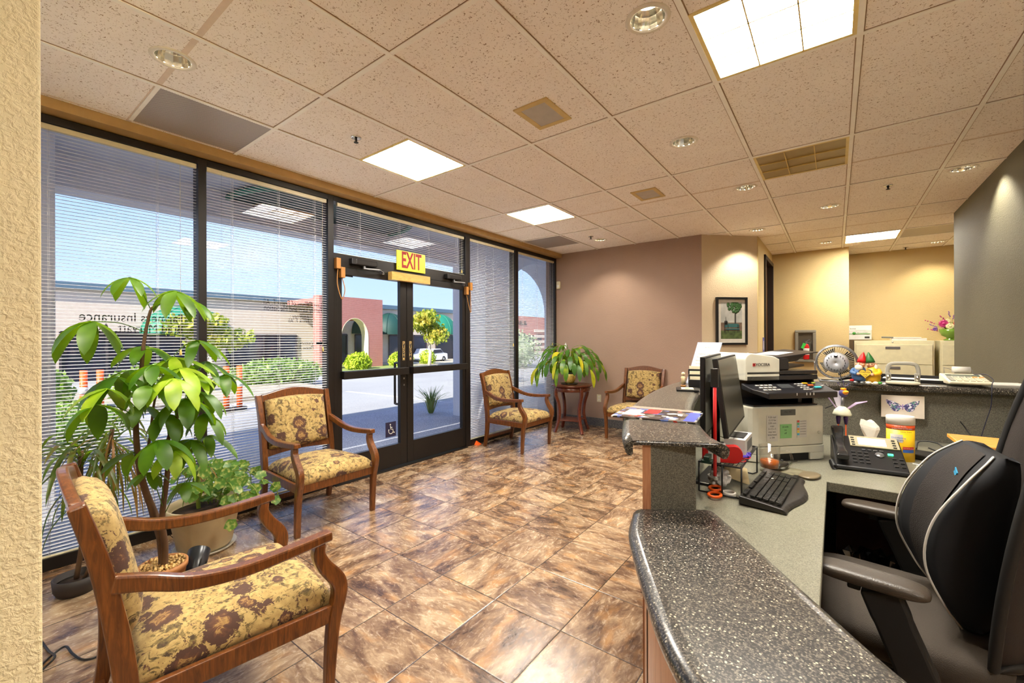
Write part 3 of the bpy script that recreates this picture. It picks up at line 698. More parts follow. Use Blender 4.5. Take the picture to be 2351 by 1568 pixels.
dup(ch, (-1.835, .600, 0), 1.475, 'large foreground floral armchair seen from behind its wooden back', G_)
# ---------------------------------------------------------------- round table
TX, TY = -3.105, 5.56
t = thing('side_table', 'round dark wood side table holding the peace lily', 'table', (TX, TY, 0), .26)
o('tabletop', B().lathe([(.001, .665), (.285, .665), (.298, .672), (.300, .685), (.292, .692), (.001, .692)], seg=56), M_table, t)
ap = o('apron', B().lathe([(.262, .595), (.268, .605), (.268, .665), (.25, .665)], seg=56), M_table, t)
st = B()
for k in range(16): a = k*PI/8+.2; st.ball((.269*math.cos(a), .269*math.sin(a), .632), .008, 8, 6)
o('stud', st, flat('dull_brass_stud', (120, 100, 70), .4, .6), ap)
for k in range(4):
    a = PI/4+k*PI/2; c, s_ = math.cos(a), math.sin(a)
    pts = smoothpts([(r*c, r*s_, z) for r, z in ((.285, 0), (.262, .05), (.225, .16), (.205, .28), (.222, .42), (.262, .53), (.262, .60), (.245, .66))], 5); n = len(pts)
    o('leg', B().sweep(pts, (-s_, c, 0), .040, [.034+.02*abs(i/n-.2) for i in range(n)]), M_table, t, .006)
o('lower_shelf', B().prism([(.20*math.cos(PI/4+k*PI/2+d)*(1 if abs(d) > .5 else 1)*f, .20*math.sin(PI/4+k*PI/2+d)*f) for k in range(4) for d, f in ((-.12, 1.05), (.12, 1.05), (.45, .80), (PI/4, .72), (PI/2-.45, .80))], .165, .182), M_table, t, .003)
# ---------------------------------------------------------------- small things on walls and floor
p = at(1284, 655, Y=YE); q = thing('motion_sensor', 'small white motion sensor high on the far wall corner', 'sensor', (p.x, YE, p.z)); o('sensor_body', B().bb(-.032, .032, -.045, 0, -.062, .062), M_cream, q, .01)
o('sensor_lens', B().bb(-.02, .02, -.05, -.04, -.04, .0), M_white, q, .008)
p = at(1375.5, 914, Y=YE); q = thing('wall_outlet', 'cream wall outlet low between table and far armchair', 'outlet', (p.x, YE, p.z)); o('cover_plate', B().bb(-.035, .035, -.006, 0, -.057, .057), M_cream, q, .002)
bq = B()
for z in (-.022, .022): bq.bb(-.014, .014, -.008, -.004, z-.014, z+.014)
o('socket', bq, M_white, q, .002)
p = at(1092, 1018, Z=.01); b = B(); b.add([(-.06, -.05, 0), (.07, -.03, 0), (.06, .05, 0), (-.04, .06, 0), (0, 0, .055)], [(0, 1, 4), (1, 2, 4), (2, 3, 4), (3, 0, 4), (3, 2, 1, 0)])
q = o('door_wedge', b, M_orange, loc=(p.x, p.y, .001)); tag(q, 'small orange folded wedge on the floor by the right door', 'door stop')
cr = B()
cr.tube(smoothpts([at(94, 1470, Z=.006), at(112, 1495, Z=.006), at(126, 1508, Z=.03), at(100, 1535, Z=.006), at(86, 1548, Z=.006)], 6), .0045, 6)
cr.tube(smoothpts([at(92, 1530, Z=.006), at(122, 1502, Z=.006), at(150, 1484, Z=.012), at(166, 1500, Z=.01), at(190, 1514, Z=.006), at(225, 1506, Z=.006), at(262, 1480, Z=.006)], 6), .0045, 6)
tag(o('power_cord', cr, M_black), 'black power cord curled on the floor behind the foreground chair', 'cord')
# ================================================================ outside the glass
def ground_mat(name, stops, sc, rough=.9):
    t = NT(name); co = t.co(); n = t.noise(co, sc, 4, .7); n2 = t.noise(co, .5, 4)
    t.base(t.ramp(t.math('ADD', t.math('MULTIPLY', n, .75), t.math('MULTIPLY', n2, .25)), stops)); t.set(Roughness=rough); return t.m
struct('ground', B().bb(-70, -6.9, -40, 90, -.3, -.03), ground_mat('asphalt', [(.35, lin(132, 132, 134)), (.65, lin(176, 174, 170))], 60))
struct('path', B().bb(-6.9, -3.80, -12, 40, -.3, -.012), ground_mat('exposed_aggregate', [(.38, lin(104, 106, 112)), (.5, lin(150, 150, 156)), (.62, lin(200, 200, 204))], 70))
M_stucco = ground_mat('stucco', [(.3, lin(206, 186, 168)), (.7, lin(222, 204, 186))], 8)
M_stuccog = ground_mat('porch_stucco', [(.3, lin(206, 206, 214)), (.7, lin(224, 224, 230))], 40)
def brick():
    t = NT('red_brick'); co = t.co(rot=(0, PI/2, PI/2))
    bk = t.n('TexBrick', Scale=7.0); t.l(co, bk.inputs['Vector']); bk.inputs['Color1'].default_value = (*lin(150, 70, 58), 1); bk.inputs['Color2'].default_value = (*lin(168, 84, 70), 1); bk.inputs['Mortar'].default_value = (*lin(196, 150, 140), 1)
    bk.inputs['Mortar Size'].default_value = .03; bk.inputs['Row Height'].default_value = .25
    t.base(t.mix(t.math('MULTIPLY', t.noise(t.co(), 1.2, 5, .7), .35), bk.outputs[0], lin(206, 160, 150))); t.set(Roughness=.9); return t.m
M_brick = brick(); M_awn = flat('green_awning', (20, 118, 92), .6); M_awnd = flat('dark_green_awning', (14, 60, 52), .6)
M_dkwin = flat('dark_window', (34, 34, 52), .15); M_cornice = flat('cornice_slate', (88, 112, 128), .6)
# porch: soffit, beam and pillars
struct('roof', B().bb(-5.6, -3.86, -8, 22, 2.95, 3.15), M_stuccog)['label'] = 'porch soffit outside the windows'
struct('beam', B().bb(-5.55, -5.25, -8, 5.6, 2.67, 3.9), M_stuccog)
def pillar(x0, x1, y0, y1, n): return struct('pillar', B().bb(x0, x1, y0, y1, -.05, 3.0), M_stuccog, .01)
yl = at(119, 700, X=-5.0).y
pillar(-5.55, -4.80, yl-.85, yl, 1); pillar(-5.50, -4.72, 5.50, 6.30, 2)
b = B(); ya, yb, zs, zt = 6.30, 8.55, 1.95, 2.90; N = 18; yc = (ya+yb)/2; rr = (yb-ya)/2
poly = [(ya, 3.9), (ya, zs)]+[(yc-rr*math.cos(PI*i/N), zs+(zt-zs)*math.sin(PI*i/N)) for i in range(1, N)]+[(yb, zs), (yb, 0), (yb+.9, 0), (yb+.9, 3.9)]
for i in range(N):
    a0, a1 = PI*i/N, PI*(i+1)/N; p = [(yc-rr*math.cos(a0), zs+(zt-zs)*math.sin(a0)), (yc-rr*math.cos(a1), zs+(zt-zs)*math.sin(a1))]
    b.add([(-5.5, *p[0]), (-5.5, *p[1]), (-5.5, p[1][0], 3.9), (-5.5, p[0][0], 3.9), (-4.9, *p[0]), (-4.9, *p[1]), (-4.9, p[1][0], 3.9), (-4.9, p[0][0], 3.9)], [(0, 1, 2, 3), (7, 6, 5, 4), (0, 4, 5, 1), (3, 2, 6, 7)])
b.bb(-5.5, -4.9, yb, yb+.9, -.05, 3.9); struct('wall_arcade', b, M_stuccog)
struct('wall_parapet', B().bb(-5.6, -3.9, -8, 22, 3.15, 4.6), M_stuccog)
a1 = at(515, 400, Z=2.93); a2 = at(700, 500, Z=2.93)
t = thing('entrance_canopy', 'dark green round canopy panel under the porch soffit', 'canopy', ((a1.x+a2.x)/2-.1, a2.y+.1, 2.93)); r_ = 1.05
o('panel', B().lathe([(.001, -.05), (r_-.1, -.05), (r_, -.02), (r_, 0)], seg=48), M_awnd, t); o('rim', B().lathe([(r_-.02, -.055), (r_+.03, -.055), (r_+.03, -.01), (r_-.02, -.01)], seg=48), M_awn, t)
cs = [at(*q, Z=2.86) for q in ((555, 487), (595, 469), (722, 494), (670, 512))]
pt = NT('patchwork_panel'); vv = pt.n('TexVoronoi', Scale=2.2); vv.distance = 'CHEBYCHEV'; pt.l(pt.co(), vv.inputs['Vector']); sq = pt.n('SeparateColor'); pt.l(vv.outputs['Color'], sq.inputs[0]); pt.base(pt.ramp(sq.outputs[0], [(.2, lin(214, 186, 190)), (.5, lin(226, 196, 170)), (.75, lin(230, 168, 96))], True))
q_ = thing('soffit_panel', 'pink and tan patchwork square panel under the porch canopy', 'panel'); o('panel', B().prism([(c_.x, c_.y) for c_ in cs], 2.855, 2.875), pt.m, q_)
# black board standing outside by the left door
p = at(777, 931, X=-3.86); b = B(); w = .045; pts = [(-w, -.9)]+[(-w, p.z-.9-.05)]+[(-w+.04-.04*math.cos(k*PI/8), p.z-.95+.05*math.sin(k*PI/8)) for k in range(1, 5)]+[(w-.04+.04*math.sin(k*PI/8), p.z-.95+.05*math.cos(k*PI/8)) for k in range(0, 4)]+[(w, -.9)]
b.prism([(x, y+.9) for x, y in pts], -.012, .012, Matrix.Translation((-3.88, p.y, 0)) @ Euler((PI/2, 0, PI/2)).to_matrix().to_4x4())
tag(o('rounded_board', b, M_blackm), 'narrow black rounded board standing just outside the left door', 'board')
# building across the lot
XB = -20.0
def fz(px, py, X=XB): return at(px, py, X=X)
tp = fz(740, 690).z
bw = struct('wall_across_lot', B().bb(XB-6, XB, -14, at(1100, 780, X=XB).y, -.05, tp-.12), M_stucco)
b = B(); b.bb(XB-6.2, XB+.15, -14, at(1102, 780, X=XB).y, tp-.22, tp); struct('trim_2', b, M_cornice)
def facwin(pa, pb, lb=None, X=XB):
    a, c = fz(*pa, X), fz(*pb, X); w = struct('window_6' if not facwin.k else 'window_%d' % (6+facwin.k)); facwin.k += 1
    o('pane', B().bb(X-.05, X+.02, a.y, c.y, c.z, a.z), M_dkwin, w); n = max(1, round(abs(c.y-a.y)/1.3)); f = B()
    for k in range(n+1): y = a.y+(c.y-a.y)*k/n; f.bb(X, X+.06, y-.03, y+.03, c.z, a.z)
    f.bb(X, X+.06, a.y, c.y, a.z-.05, a.z+.03); f.bb(X, X+.06, a.y, c.y, c.z-.03, c.z+.03); o('window_frame', f, flat('bronze_frame', (60, 50, 56), .4), w)
facwin.k = 0
facwin((138, 762), (425, 893)); facwin((520, 768), (680, 850)); facwin((1092, 770), (1150, 848), X=XB); facwin((893, 770), (925, 842)); facwin((1000, 770), (1040, 840)); facwin((950, 770), (978, 840)); facwin((776, 768), (796, 852)); facwin((815, 768), (852, 852))
def awning(pc, pw, ph, lb, m):
    c = fz(*pc); e = fz(pc[0]+pw, pc[1]); tz = fz(pc[0], pc[1]-ph); w, h = abs(e.y-c.y), abs(tz.z-c.z); t = thing('awning', lb, 'awning', (XB+.06, c.y, c.z)); vs = []; fs = []; n, k = 12, 16
    for i in range(n+1):
        th = PI/2*i/n
        for j in range(k+1): ph_ = PI*j/k; vs.append((1.0*math.cos(th)*math.sin(ph_), -w*math.cos(ph_)*(math.cos(th)), h*math.sin(th)))
    for i in range(n):
        for j in range(k): a = i*(k+1)+j; fs.append((a, a+1, a+k+2, a+k+1))
    for i, v in enumerate(list(vs)): pass
    o('fabric', B().add(vs, fs, True), m, t); rb = B()
    for j in range(0, k+1, 4): rb.tube([vs[i*(k+1)+j] for i in range(n+1)], .03, 5)
    o('rib', rb, m, t)
awning((430, 766), 95, 62, 'big green dome awning across the lot behind the left window', M_awn); awning((600, 766), 0.1, 1, '', M_awn) if 0 else None
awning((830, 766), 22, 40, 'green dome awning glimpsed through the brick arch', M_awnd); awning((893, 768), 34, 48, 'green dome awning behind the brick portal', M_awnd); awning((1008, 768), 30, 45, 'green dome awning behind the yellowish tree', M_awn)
# brick portal
XP = -17.06; y0 = fz(733, 700, XP).y; y1 = 12.42; zt = fz(774, 680, XP).z; ya, yb = fz(783, 800, XP).y, fz(846, 800, XP).y; zs = fz(815, 775, XP).z; za = fz(815, 730, XP).z
b = B(); d = .5; b.bb(XP-d, XP, y0, ya, -.05, zt); b.bb(XP-d, XP, yb, y1, -.05, zt); N = 16; yc = (ya+yb)/2; rr = (yb-ya)/2
for i in range(N):
    a0, a1 = PI*i/N, PI*(i+1)/N; p = [(yc-rr*math.cos(a0), zs+(za-zs)*math.sin(a0)), (yc-rr*math.cos(a1), zs+(za-zs)*math.sin(a1))]
    b.add([(XP, *p[0]), (XP, *p[1]), (XP, p[1][0], zt), (XP, p[0][0], zt), (XP-d, *p[0]), (XP-d, *p[1]), (XP-d, p[1][0], zt), (XP-d, p[0][0], zt)], [(0, 1, 2, 3), (7, 6, 5, 4), (0, 4, 5, 1), (3, 2, 6, 7)])
b.bb(XB+.18, XP-d, y1-.4, y1, 2.3, zt-.1); b.bb(XB+.18, XP-d, y0, y1, zt-.3, zt-.1)
bp = thing('brick_portal', 'red brick entrance portal with round arch across the lot', 'building'); o('brickwork', b, M_brick, bp)
rv = B()
for i in range(N):
    a0, a1 = PI*i/N, PI*(i+1)/N; p = [(yc-(rr-.02)*math.cos(a0), zs+(za-zs-.02)*math.sin(a0)), (yc-(rr-.02)*math.cos(a1), zs+(za-zs-.02)*math.sin(a1))]; q = [(yc-rr*math.cos(a0), zs+(za-zs)*math.sin(a0)), (yc-rr*math.cos(a1), zs+(za-zs)*math.sin(a1))]
    rv.add([(XP+.01, *p[0]), (XP+.01, *p[1]), (XP+.01, *q[1]), (XP+.01, *q[0]), (XP-d, *p[0]), (XP-d, *p[1]), (XP-d, *q[1]), (XP-d, *q[0])], [(0, 1, 2, 3), (0, 4, 5, 1), (4, 7, 6, 5), (2, 6, 7, 3)])
rv.bb(XP-d, XP+.01, ya, ya+.02, 0, zs); rv.bb(XP-d, XP+.01, yb-.02, yb, 0, zs); o('arch_lining', rv, flat('pale_plaster', (226, 214, 180), .8), bp)
# second brick building far right
X2 = -24.0; a, c = fz(1150, 722, X2), fz(1290, 722, X2)
b2 = thing('brick_building', 'distant red brick building with dark lettering seen through the right windows', 'building')
o('wall', B().bb(X2-3, X2, a.y, c.y+6, -.05, a.z), M_brick, b2)
for pa, pb in (((1168, 765), (1205, 800)), ((1232, 768), (1243, 805)), ((1205, 770), (1226, 835))):
    u, v = fz(*pa, X2), fz(*pb, X2); o('window', B().bb(X2-.02, X2+.05, u.y, v.y, v.z, u.z), M_dkwin, b2)
u, v = fz(1226, 750, X2), fz(1250, 850, X2); st = B()
for k in range(8): z = v.z+(u.z-v.z)*k/8; st.bb(X2, X2+.08, u.y, v.y, z, z+(u.z-v.z)/16)
o('striped_panel', st, M_stucco, b2)
u = fz(1190, 741, X2); text('lettering', 'ITHR ULLIS.', .55, (X2+.06, u.y, u.z), (PI/2, 0, PI/2), M_ink, b2, .02, 'CENTER', abs(fz(1211, 741, X2).y-fz(1169, 741, X2).y)/3.0)
# planting: beds, hedges, bushes
struct('kerb_strip', B().bb(-14.6, -10.4, -30, 6.2, -.05, .10), ground_mat('planting_bed', [(.3, lin(140, 128, 108)), (.7, lin(180, 170, 150))], 5))
struct('kerb_strip_far', B().bb(-20, -15.6, 6.8, 13.2, -.05, .10), ground_mat('lawn_strip', [(.3, lin(110, 128, 60)), (.7, lin(150, 160, 90))], 9))
struct('kerb_strip_right', B().bb(-20, -16.4, 13.2, 22, -.05, .08), ground_mat('planting_bed_far', [(.3, lin(150, 140, 120)), (.7, lin(190, 180, 160))], 9))
def leaves(b, c, r, n, s, flatb=False, shell=.75):
    for i in range(n):
        while 1:
            v = Vector((random.uniform(-1, 1), random.uniform(-1, 1), random.uniform(-.9, 1)))
            if .2 < v.length < 1: break
        v = v.normalized()*random.uniform(shell, 1.05)*(1+.12*math.sin(v.x*7)*math.cos(v.y*6+v.z*5)); p = Vector((c[0]+v.x*r[0], c[1]+v.y*r[1], max(c[2]+v.z*r[2], .05)))
        q = Euler((random.uniform(0, 6), random.uniform(0, 6), random.uniform(0, 6))).to_matrix(); k = s*random.uniform(.6, 1.3)
        a = q @ Vector((k, 0, 0)); d = q @ Vector((0, k*.55, 0)); e = q @ Vector((0, 0, k*.12)); b.add([p-a, p-d+e, p+a, p+d+e], [(0, 1, 2, 3)])
M_bg1 = leafmat('hedge_leaf', (92, 122, 64), (128, 154, 84), (184, 196, 120), sc=3, rough=.6); M_bg2 = leafmat('yellow_bush_leaf', (140, 160, 30), (190, 204, 50), (222, 226, 90), sc=3, rough=.6)
M_bg3 = leafmat('tree_leaf_gold', (110, 124, 40), (170, 168, 60), (216, 176, 70), sc=1.5, rough=.5); M_bg4 = leafmat('grey_grass', (130, 150, 120), (166, 180, 150), (200, 206, 180), sc=3, rough=.6)
def bush(lb, x, y, r, m, n=900, s=.07, g=None, name='bush'):
    b = B(); b.ball((x, y, r[2]*.8), (r[0]*.8, r[1]*.8, r[2]*.72), 14, 10); leaves(b, (x, y, r[2]*.85), r, n, s); return tag(o(name, b, m), lb, 'bush', g)
def bp(px, py, X, Z=0.0): q = at(px, py, X=X); return q
e0, e1 = at(240, 860, X=-12.6), at(470, 860, X=-12.6); zt_ = at(420, 838, X=-12.6).z
bush('long green hedge across the lot behind the left window', -12.6, (e0.y+e1.y)/2, (.7, (e1.y-e0.y)/2, zt_*.55), M_bg1, 1500, name='hedge')
e0, e1 = at(525, 860, X=-13.2), at(738, 860, X=-13.2); zt_ = at(620, 826, X=-13.2).z
bush('green hedge across the lot between the mullion and the doors', -13.2, (e0.y+e1.y)/2, (.75, (e1.y-e0.y)/2-.1, zt_*.55), M_bg1, 2200, name='hedge')
q0, q1 = at(160, 880, X=-10.6), at(160, 848, X=-10.6); bush('round pale bush at the far left across the lot', -10.9, q0.y-.35, (.5, .45, q1.z*.55), M_bg1, 900)
q0, q1 = at(165, 950, X=-7.6), at(165, 925, X=-7.6); bush('large leafy bush close outside the leftmost window', -7.6, q0.y, (.5, .48, q1.z*.52), M_bg1, 1500, .05)
bush('bright yellow green bush in the brick arch', -16.2, 10.55, (.45, .55, .42), M_bg2, 1100, .08)
bush('small clipped round bush right of the brick portal', -16.8, 13.05, (.40, .40, .40), M_bg2, 700, .05); bush('clipped round bush left of the gold tree trunk', -17.4, 14.05, (.4, .4, .42), M_bg2, 800, .05); bush('clipped round bush beside the gold tree trunk', -17.0, 15.15, (.42, .42, .44), M_bg2, 800, .05)
bush('pale grey green shrub outside the right windows', -8.8, 10.4, (.9, .9, .7), M_bg4, 1500, .06); bush('pale shrub farther out past the right windows', -12.5, 16.5, (1.3, 1.5, .95), M_bg4, 1500, .08)
def grass(lb, x, y, n, h, m, sp=.25):
    b = B()
    for i in range(n):
        a = random.uniform(0, 6.28); l = h*random.uniform(.6, 1.1); q = random.uniform(.15, 1)*sp; c, s_ = math.cos(a), math.sin(a)
        pts = [(x+c*.04, y+s_*.04, 0), (x+c*q*.5, y+s_*q*.5, l*.6), (x+c*q*1.4, y+s_*q*1.4, l*(.95 if q < sp*.7 else .75))]; b.sweep(pts, (-s_, c, 0), [.012, .012, .002], .002)
    return tag(o('grass_clump', b, m), lb, 'grass')
grass('small grass clump at the foot of the porch pillar', -5.95, 5.38, 80, .50, M_bg1, .32); grass('tall feathery grass outside the far right window', -7.4, 8.1, 160, .95, M_bg4, .5)
def tree(lb, x, y, zc, r, th, n):
    t = thing('tree', lb, 'tree', (x, y, 0)); tk = B().tube([(0, 0, 0), (.03, .05, th*.6), (0, 0, th)], [.09, .07, .055], 8)
    for a in range(5): q = a*1.3; tk.tube([(0, 0, th*.85), (r[0]*.35*math.cos(q), r[1]*.35*math.sin(q), zc-.1)], [.04, .015], 6)
    o('trunk', tk, flat('pale_bark', (206, 190, 170), .9), t); b = B()
    for k in range(7): a = k*.9; leaves(b, (r[0]*.45*math.cos(a), r[1]*.45*math.sin(a), zc+(k-3)*r[2]*.2), (r[0]*.62, r[1]*.62, r[2]*.5), n//7, .10, shell=.2)
    leaves(b, (0, 0, zc+r[2]*.7), (r[0]*.4, r[1]*.4, r[2]*.5), n//7, .10, shell=.2); o('crown', b, M_bg3, t)
tree('golden leafed tree seen through the right entry door', -15.3, at(985, 760, X=-15.3).y, at(985, 752, X=-15.3).z, (.9, .95, .72), 1.2, 2300)
tree('golden leafed tree behind the money plant and left mullion', -14.1, at(480, 760, X=-14.1).y, at(480, 765, X=-14.1).z, (.75, 1.15, .48), 1.1, 1700)
for (px, py, X, lb) in ((170, 868, -11.0, 'orange and white barrier post far left across the lot'), (206, 864, -11.0, 'orange barrier post right beside the far left one'), (480, 908, -10.2, 'orange and white barrier post by the mullion'), (509, 905, -10.2, 'orange barrier post right of the mullion one')):
    p = at(px, py, X=X); t = thing('barrier_post', lb, 'barrier', (p.x+.9, p.y, 0)); o('post', B().cyl((0, 0, 0), .05, .85), M_orange, t); o('base', B().cyl((0, 0, 0), .13, .05), M_black, t)
    o('white_band', B().cyl((0, 0, .45), .053, .12), M_paper, t)
# a parked white car beyond the gold tree
c = thing('car', 'white parked car by the dark windows beyond the gold tree', 'car', (-19.0, (at(955, 800, X=-19).y+at(1008, 800, X=-19).y)/2, 0), 0); c.scale = (1, (at(1008, 800, X=-19).y-at(955, 800, X=-19).y)/3.9, .62); b = B()
prof = [(-1.9, .25), (-1.9, .62), (-1.5, .78), (-.9, .86), (-.5, 1.28), (.7, 1.30), (1.25, .92), (1.9, .84), (1.95, .35), (1.9, .25)]
b.prism(prof, -.75, .75, Matrix.Translation((0, 0, 0)) @ Euler((PI/2, 0, PI/2)).to_matrix().to_4x4()); o('car_body', b, flat('car_white', (236, 236, 238), .2), c, .05)
g = B(); g.prism([(-.82, .88), (-.46, 1.22), (.66, 1.24), (1.1, .94)], -.77, .77, Euler((PI/2, 0, PI/2)).to_matrix().to_4x4()); o('car_window', g, M_dkwin, c)
for y in (-1.2, 1.2):
    w = B(); w.lathe([(.18, -.1), (.3, -.1), (.3, .1), (.18, .1)], (0, 0, 0), 24, Matrix.Translation((.68, y, .3)) @ Euler((0, PI/2, 0)).to_matrix().to_4x4()); o('wheel', w, M_black, c)
l_ = B(); a, c_ = at(800, 985, Z=-.028), at(1050, 1016, Z=-.028); l_.sweep([(-10.4, a.y, -.028), (-7.0, a.y+.2, -.028)], (0, 1, 0), .1, .004); l_.sweep([(-10.4, a.y+2.7, -.028), (-7.0, a.y+2.9, -.028)], (0, 1, 0), .1, .004)
struct('road_marking', l_, M_paper)
# ================================================================ reception desk
ZC, ZN, ZD = 1.08, .89, .74
SO = smoothpts([(-.465, 1.13, 0), (-.53, 1.26, 0), (-.56, 1.34, 0), (-.63, 1.52, 0), (-.685, 1.71, 0), (-.765, 2.11, 0), (-.82, 2.57, 0), (-.82, 2.95, 0), (-.74, 3.32, 0), (-.52, 3.64, 0), (-.2, 3.82, 0), (.3, 3.90, 0), (1.050, 3.98, 0)], 5)
SI = smoothpts([(-.225, 1.26, 0), (-.28, 1.335, 0), (-.385, 1.59, 0), (-.475, 1.89, 0), (-.55, 2.27, 0), (-.59, 2.56, 0), (-.575, 2.86, 0), (-.47, 3.12, 0), (-.3, 3.27, 0), (-.07, 3.335, 0), (.43, 3.46, 0), (1.050, 3.60, 0)], 5)
def slab(name, so, si, z, lb, sg, drop=.042, th=.013, lip=.022):
    """counter slab with a rolled, dropped edge on both long sides; one mesh"""
    n = 40; R = lambda c, k: resample(c, n)[k]
    so, si = resample(so, n), resample(si, n); b = B(); vs = []
    def side(c, d):  # outline profile (offset inward, z)
        return offset2([(p.x, p.y) for p in c], d)
    prof = [(0.0, -.020), (.0015, -.032), (.008, -drop), (.018, -drop-.001), (lip, -drop+.006), (lip, -th)]
    top = [(.034, 0), (.022, -.0015), (.009, -.007), (.0015, -.015)]
    rows_o = [(side(so, sg*d), zz) for d, zz in top+prof]; rows_i = [(side(si, -sg*d), zz) for d, zz in top+prof]
    ring = [(r, zz) for r, zz in rows_o[::-1]]  # under outer -> top outer
    ring = ring+[(r, zz) for r, zz in rows_i]; m = len(ring)
    for k in range(n):
        for r, zz in ring: vs.append((r[k][0], r[k][1], z+zz))
    fs = [(k*m+i, k*m+(i+1) % m, (k+1)*m+(i+1) % m, (k+1)*m+i) for k in range(n-1) for i in range(m)]
    # end caps: rolled ends and the thin slab between them
    fo = len(rows_o); 
    for k in (0, n-1):
        b0 = k*m; fs.append(tuple(b0+i for i in range(0, fo))); fs.append(tuple(b0+i for i in range(fo, m))); fs.append((b0+0, b0+fo-1, b0+fo, b0+m-1))
    b.add(vs, fs, False); ob = o(name, b, M_granite)
    for p in ob.data.polygons: p.use_smooth = len(p.vertices) == 4 and abs(p.normal.z) < .98
    return tag(ob, lb, 'counter')
def resample(c, n):
    c = [Vector((p[0], p[1], 0)) for p in c]; L = [0]
    for a, d in zip(c, c[1:]): L.append(L[-1]+(d-a).length)
    out = []; j = 0
    for i in range(n):
        s = L[-1]*i/(n-1)
        while j < len(L)-2 and L[j+1] < s: j += 1
        t = (s-L[j])/max(L[j+1]-L[j], 1e-9); out.append(c[j].lerp(c[j+1], min(max(t, 0), 1)))
    return out
slab('transaction_counter', SO, SI, ZC, 'high curved dark granite counter running from the magazine to the grey wall', 1)
NO = smoothpts([(-.450, 1.150, 0), (-.415, 1.03, 0), (-.37, .94, 0), (-.30, .815, 0), (-.225, .69, 0), (-.16, .61, 0), (-.06, .51, 0), (.08, .40, 0), (.25, .30, 0)], 6)
NI = smoothpts([(-.262, 1.272, 0), (-.232, 1.235, 0), (-.135, 1.105, 0), (-.02, .945, 0), (.085, .805, 0), (.2, .69, 0), (.34, .58, 0), (.45, .5, 0)], 6)
slab('lower_counter', NO, NI, ZN, 'low near granite counter slab in the bottom right foreground', -1, drop=.045, th=.02)
# half walls: wood towards the lobby, laminate inside
def halfwall(name, pts_o, pts_i, z1, lb, seams=(), sg=1):
    n = 30; po, pi = resample(pts_o, n), resample(pts_i, n); t = thing(name, lb, 'counter'); th = .022*sg
    wi = offset2([(p.x, p.y) for p in po], th); b = B(); vs = []
    for k in range(n):
        for q in (po[k], Vector((wi[k][0], wi[k][1], 0))): vs += [(q.x, q.y, .0), (q.x, q.y, z1)]
    fs = [f for k in range(n-1) for f in ((4*k, 4*k+4, 4*k+5, 4*k+1), (4*k+3, 4*k+7, 4*k+6, 4*k+2), (4*k+1, 4*k+5, 4*k+7, 4*k+3))]+[(0, 1, 3, 2), (4*n-4, 4*n-2, 4*n-1, 4*n-3)]
    o('wood_panel', b.add(vs, fs), M_desk, t); b = B(); vs = []
    for k in range(n):
        for q in (Vector((wi[k][0], wi[k][1], 0)), pi[k]): vs += [(q.x, q.y, .0), (q.x, q.y, z1)]
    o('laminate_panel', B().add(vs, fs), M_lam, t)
    sm = B()
    for k in seams: p = po[k]; d = (po[k+1]-po[k]).normalized(); sm.sweep([(p.x, p.y, .02), (p.x, p.y, z1-.005)], (d.x, d.y, 0), .003, .003)
    if seams: o('seam', sm, M_ink, t)
    return t
def off(c, d): return [(x, y, 0) for x, y in offset2([(p.x, p.y) for p in c], d)]
WO = [(-.428, 1.165, 0)]+off(resample(SO, 40), .085)[3:]; WI = [(-.312, 1.262, 0)]+off(resample(SI, 40), -.06)[3:]
halfwall('reception_counter', WO, WI, ZC-.013, 'tall half wall with grey laminate end under the high counter')
VO = [(-.418, 1.150, 0), (-.36, 1.0, 0), (-.30, .84, 0), (-.232, .72, 0), (-.15, .61, 0), (-.04, .51, 0), (.1, .42, 0), (.24, .34, 0)]
VI = [(-.33, 1.20, 0), (-.25, 1.02, 0), (-.19, .88, 0), (-.12, .77, 0), (-.05, .69, 0), (.05, .6, 0), (.18, .51, 0), (.32, .43, 0)]
halfwall('reception_counter', smoothpts(VO, 4), smoothpts(VI, 4), ZN-.02, 'wood faced base under the near granite counter', (9,), -1)
# desk top following the inside of the wall
p = [(q.x, q.y) for q in resample([Vector(w) for w in WI], 30)]
poly = [(-.03, .75), (-.03, 2.29), (1.06, 2.29), (1.06, p[-1][1]-.003)]+[(x, y) for x, y in [(a_+.004, b_) if b_ < 2.6 else (a_, b_-.005) for a_, b_ in p[::-1]]]+[(-.23, 1.02), (-.13, .8)]
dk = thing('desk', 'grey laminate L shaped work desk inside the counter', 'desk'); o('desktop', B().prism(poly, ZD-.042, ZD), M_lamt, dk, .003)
dg = B()
dg.bb(-.06, -.042, .9, 2.2, .0, ZD-.042); dg.bb(.85, 1.05, 2.4, 3.2, 0, ZD-.042)
o('support_panel', B().bb(-.08, -.045, .95, 1.30, 0, ZD-.042), M_dark, dk)
o('support_panel', B().bb(.0, .9, 3.15, 3.19, 0, ZD-.042), flat('dark_red_panel', (60, 18, 18), .6), dk)
fp = thing('document_stack', 'stack of yellow and cream papers on a low shelf beneath the desk', 'papers', (.62, 2.56, .42))
for k in range(7): o('sheet', B().box((random.uniform(-.01, .01), random.uniform(-.01, .01), k*.012), (.24, .30, .009), random.uniform(-.06, .06)), flat('file_%d' % (k % 3), [(214, 176, 100), (206, 60, 50), (226, 210, 170)][k % 3], .7), fp)
sh = thing('shelf_unit', 'dark low shelf unit under the desk behind the chair', 'shelf', (.62, 2.6, 0)); o('shelf_board', B().bb(-.2, .3, -.22, .3, .39, .41), M_dark, sh)
o('shelf_board', B().bb(-.2, .3, -.22, .3, .05, .08), M_dark, sh); o('side_panel', B().bb(.28, .3, -.22, .3, 0, .65), M_dark, sh); o('side_panel', B().bb(-.198, -.178, -.22, .3, 0, .65), M_dark, sh)
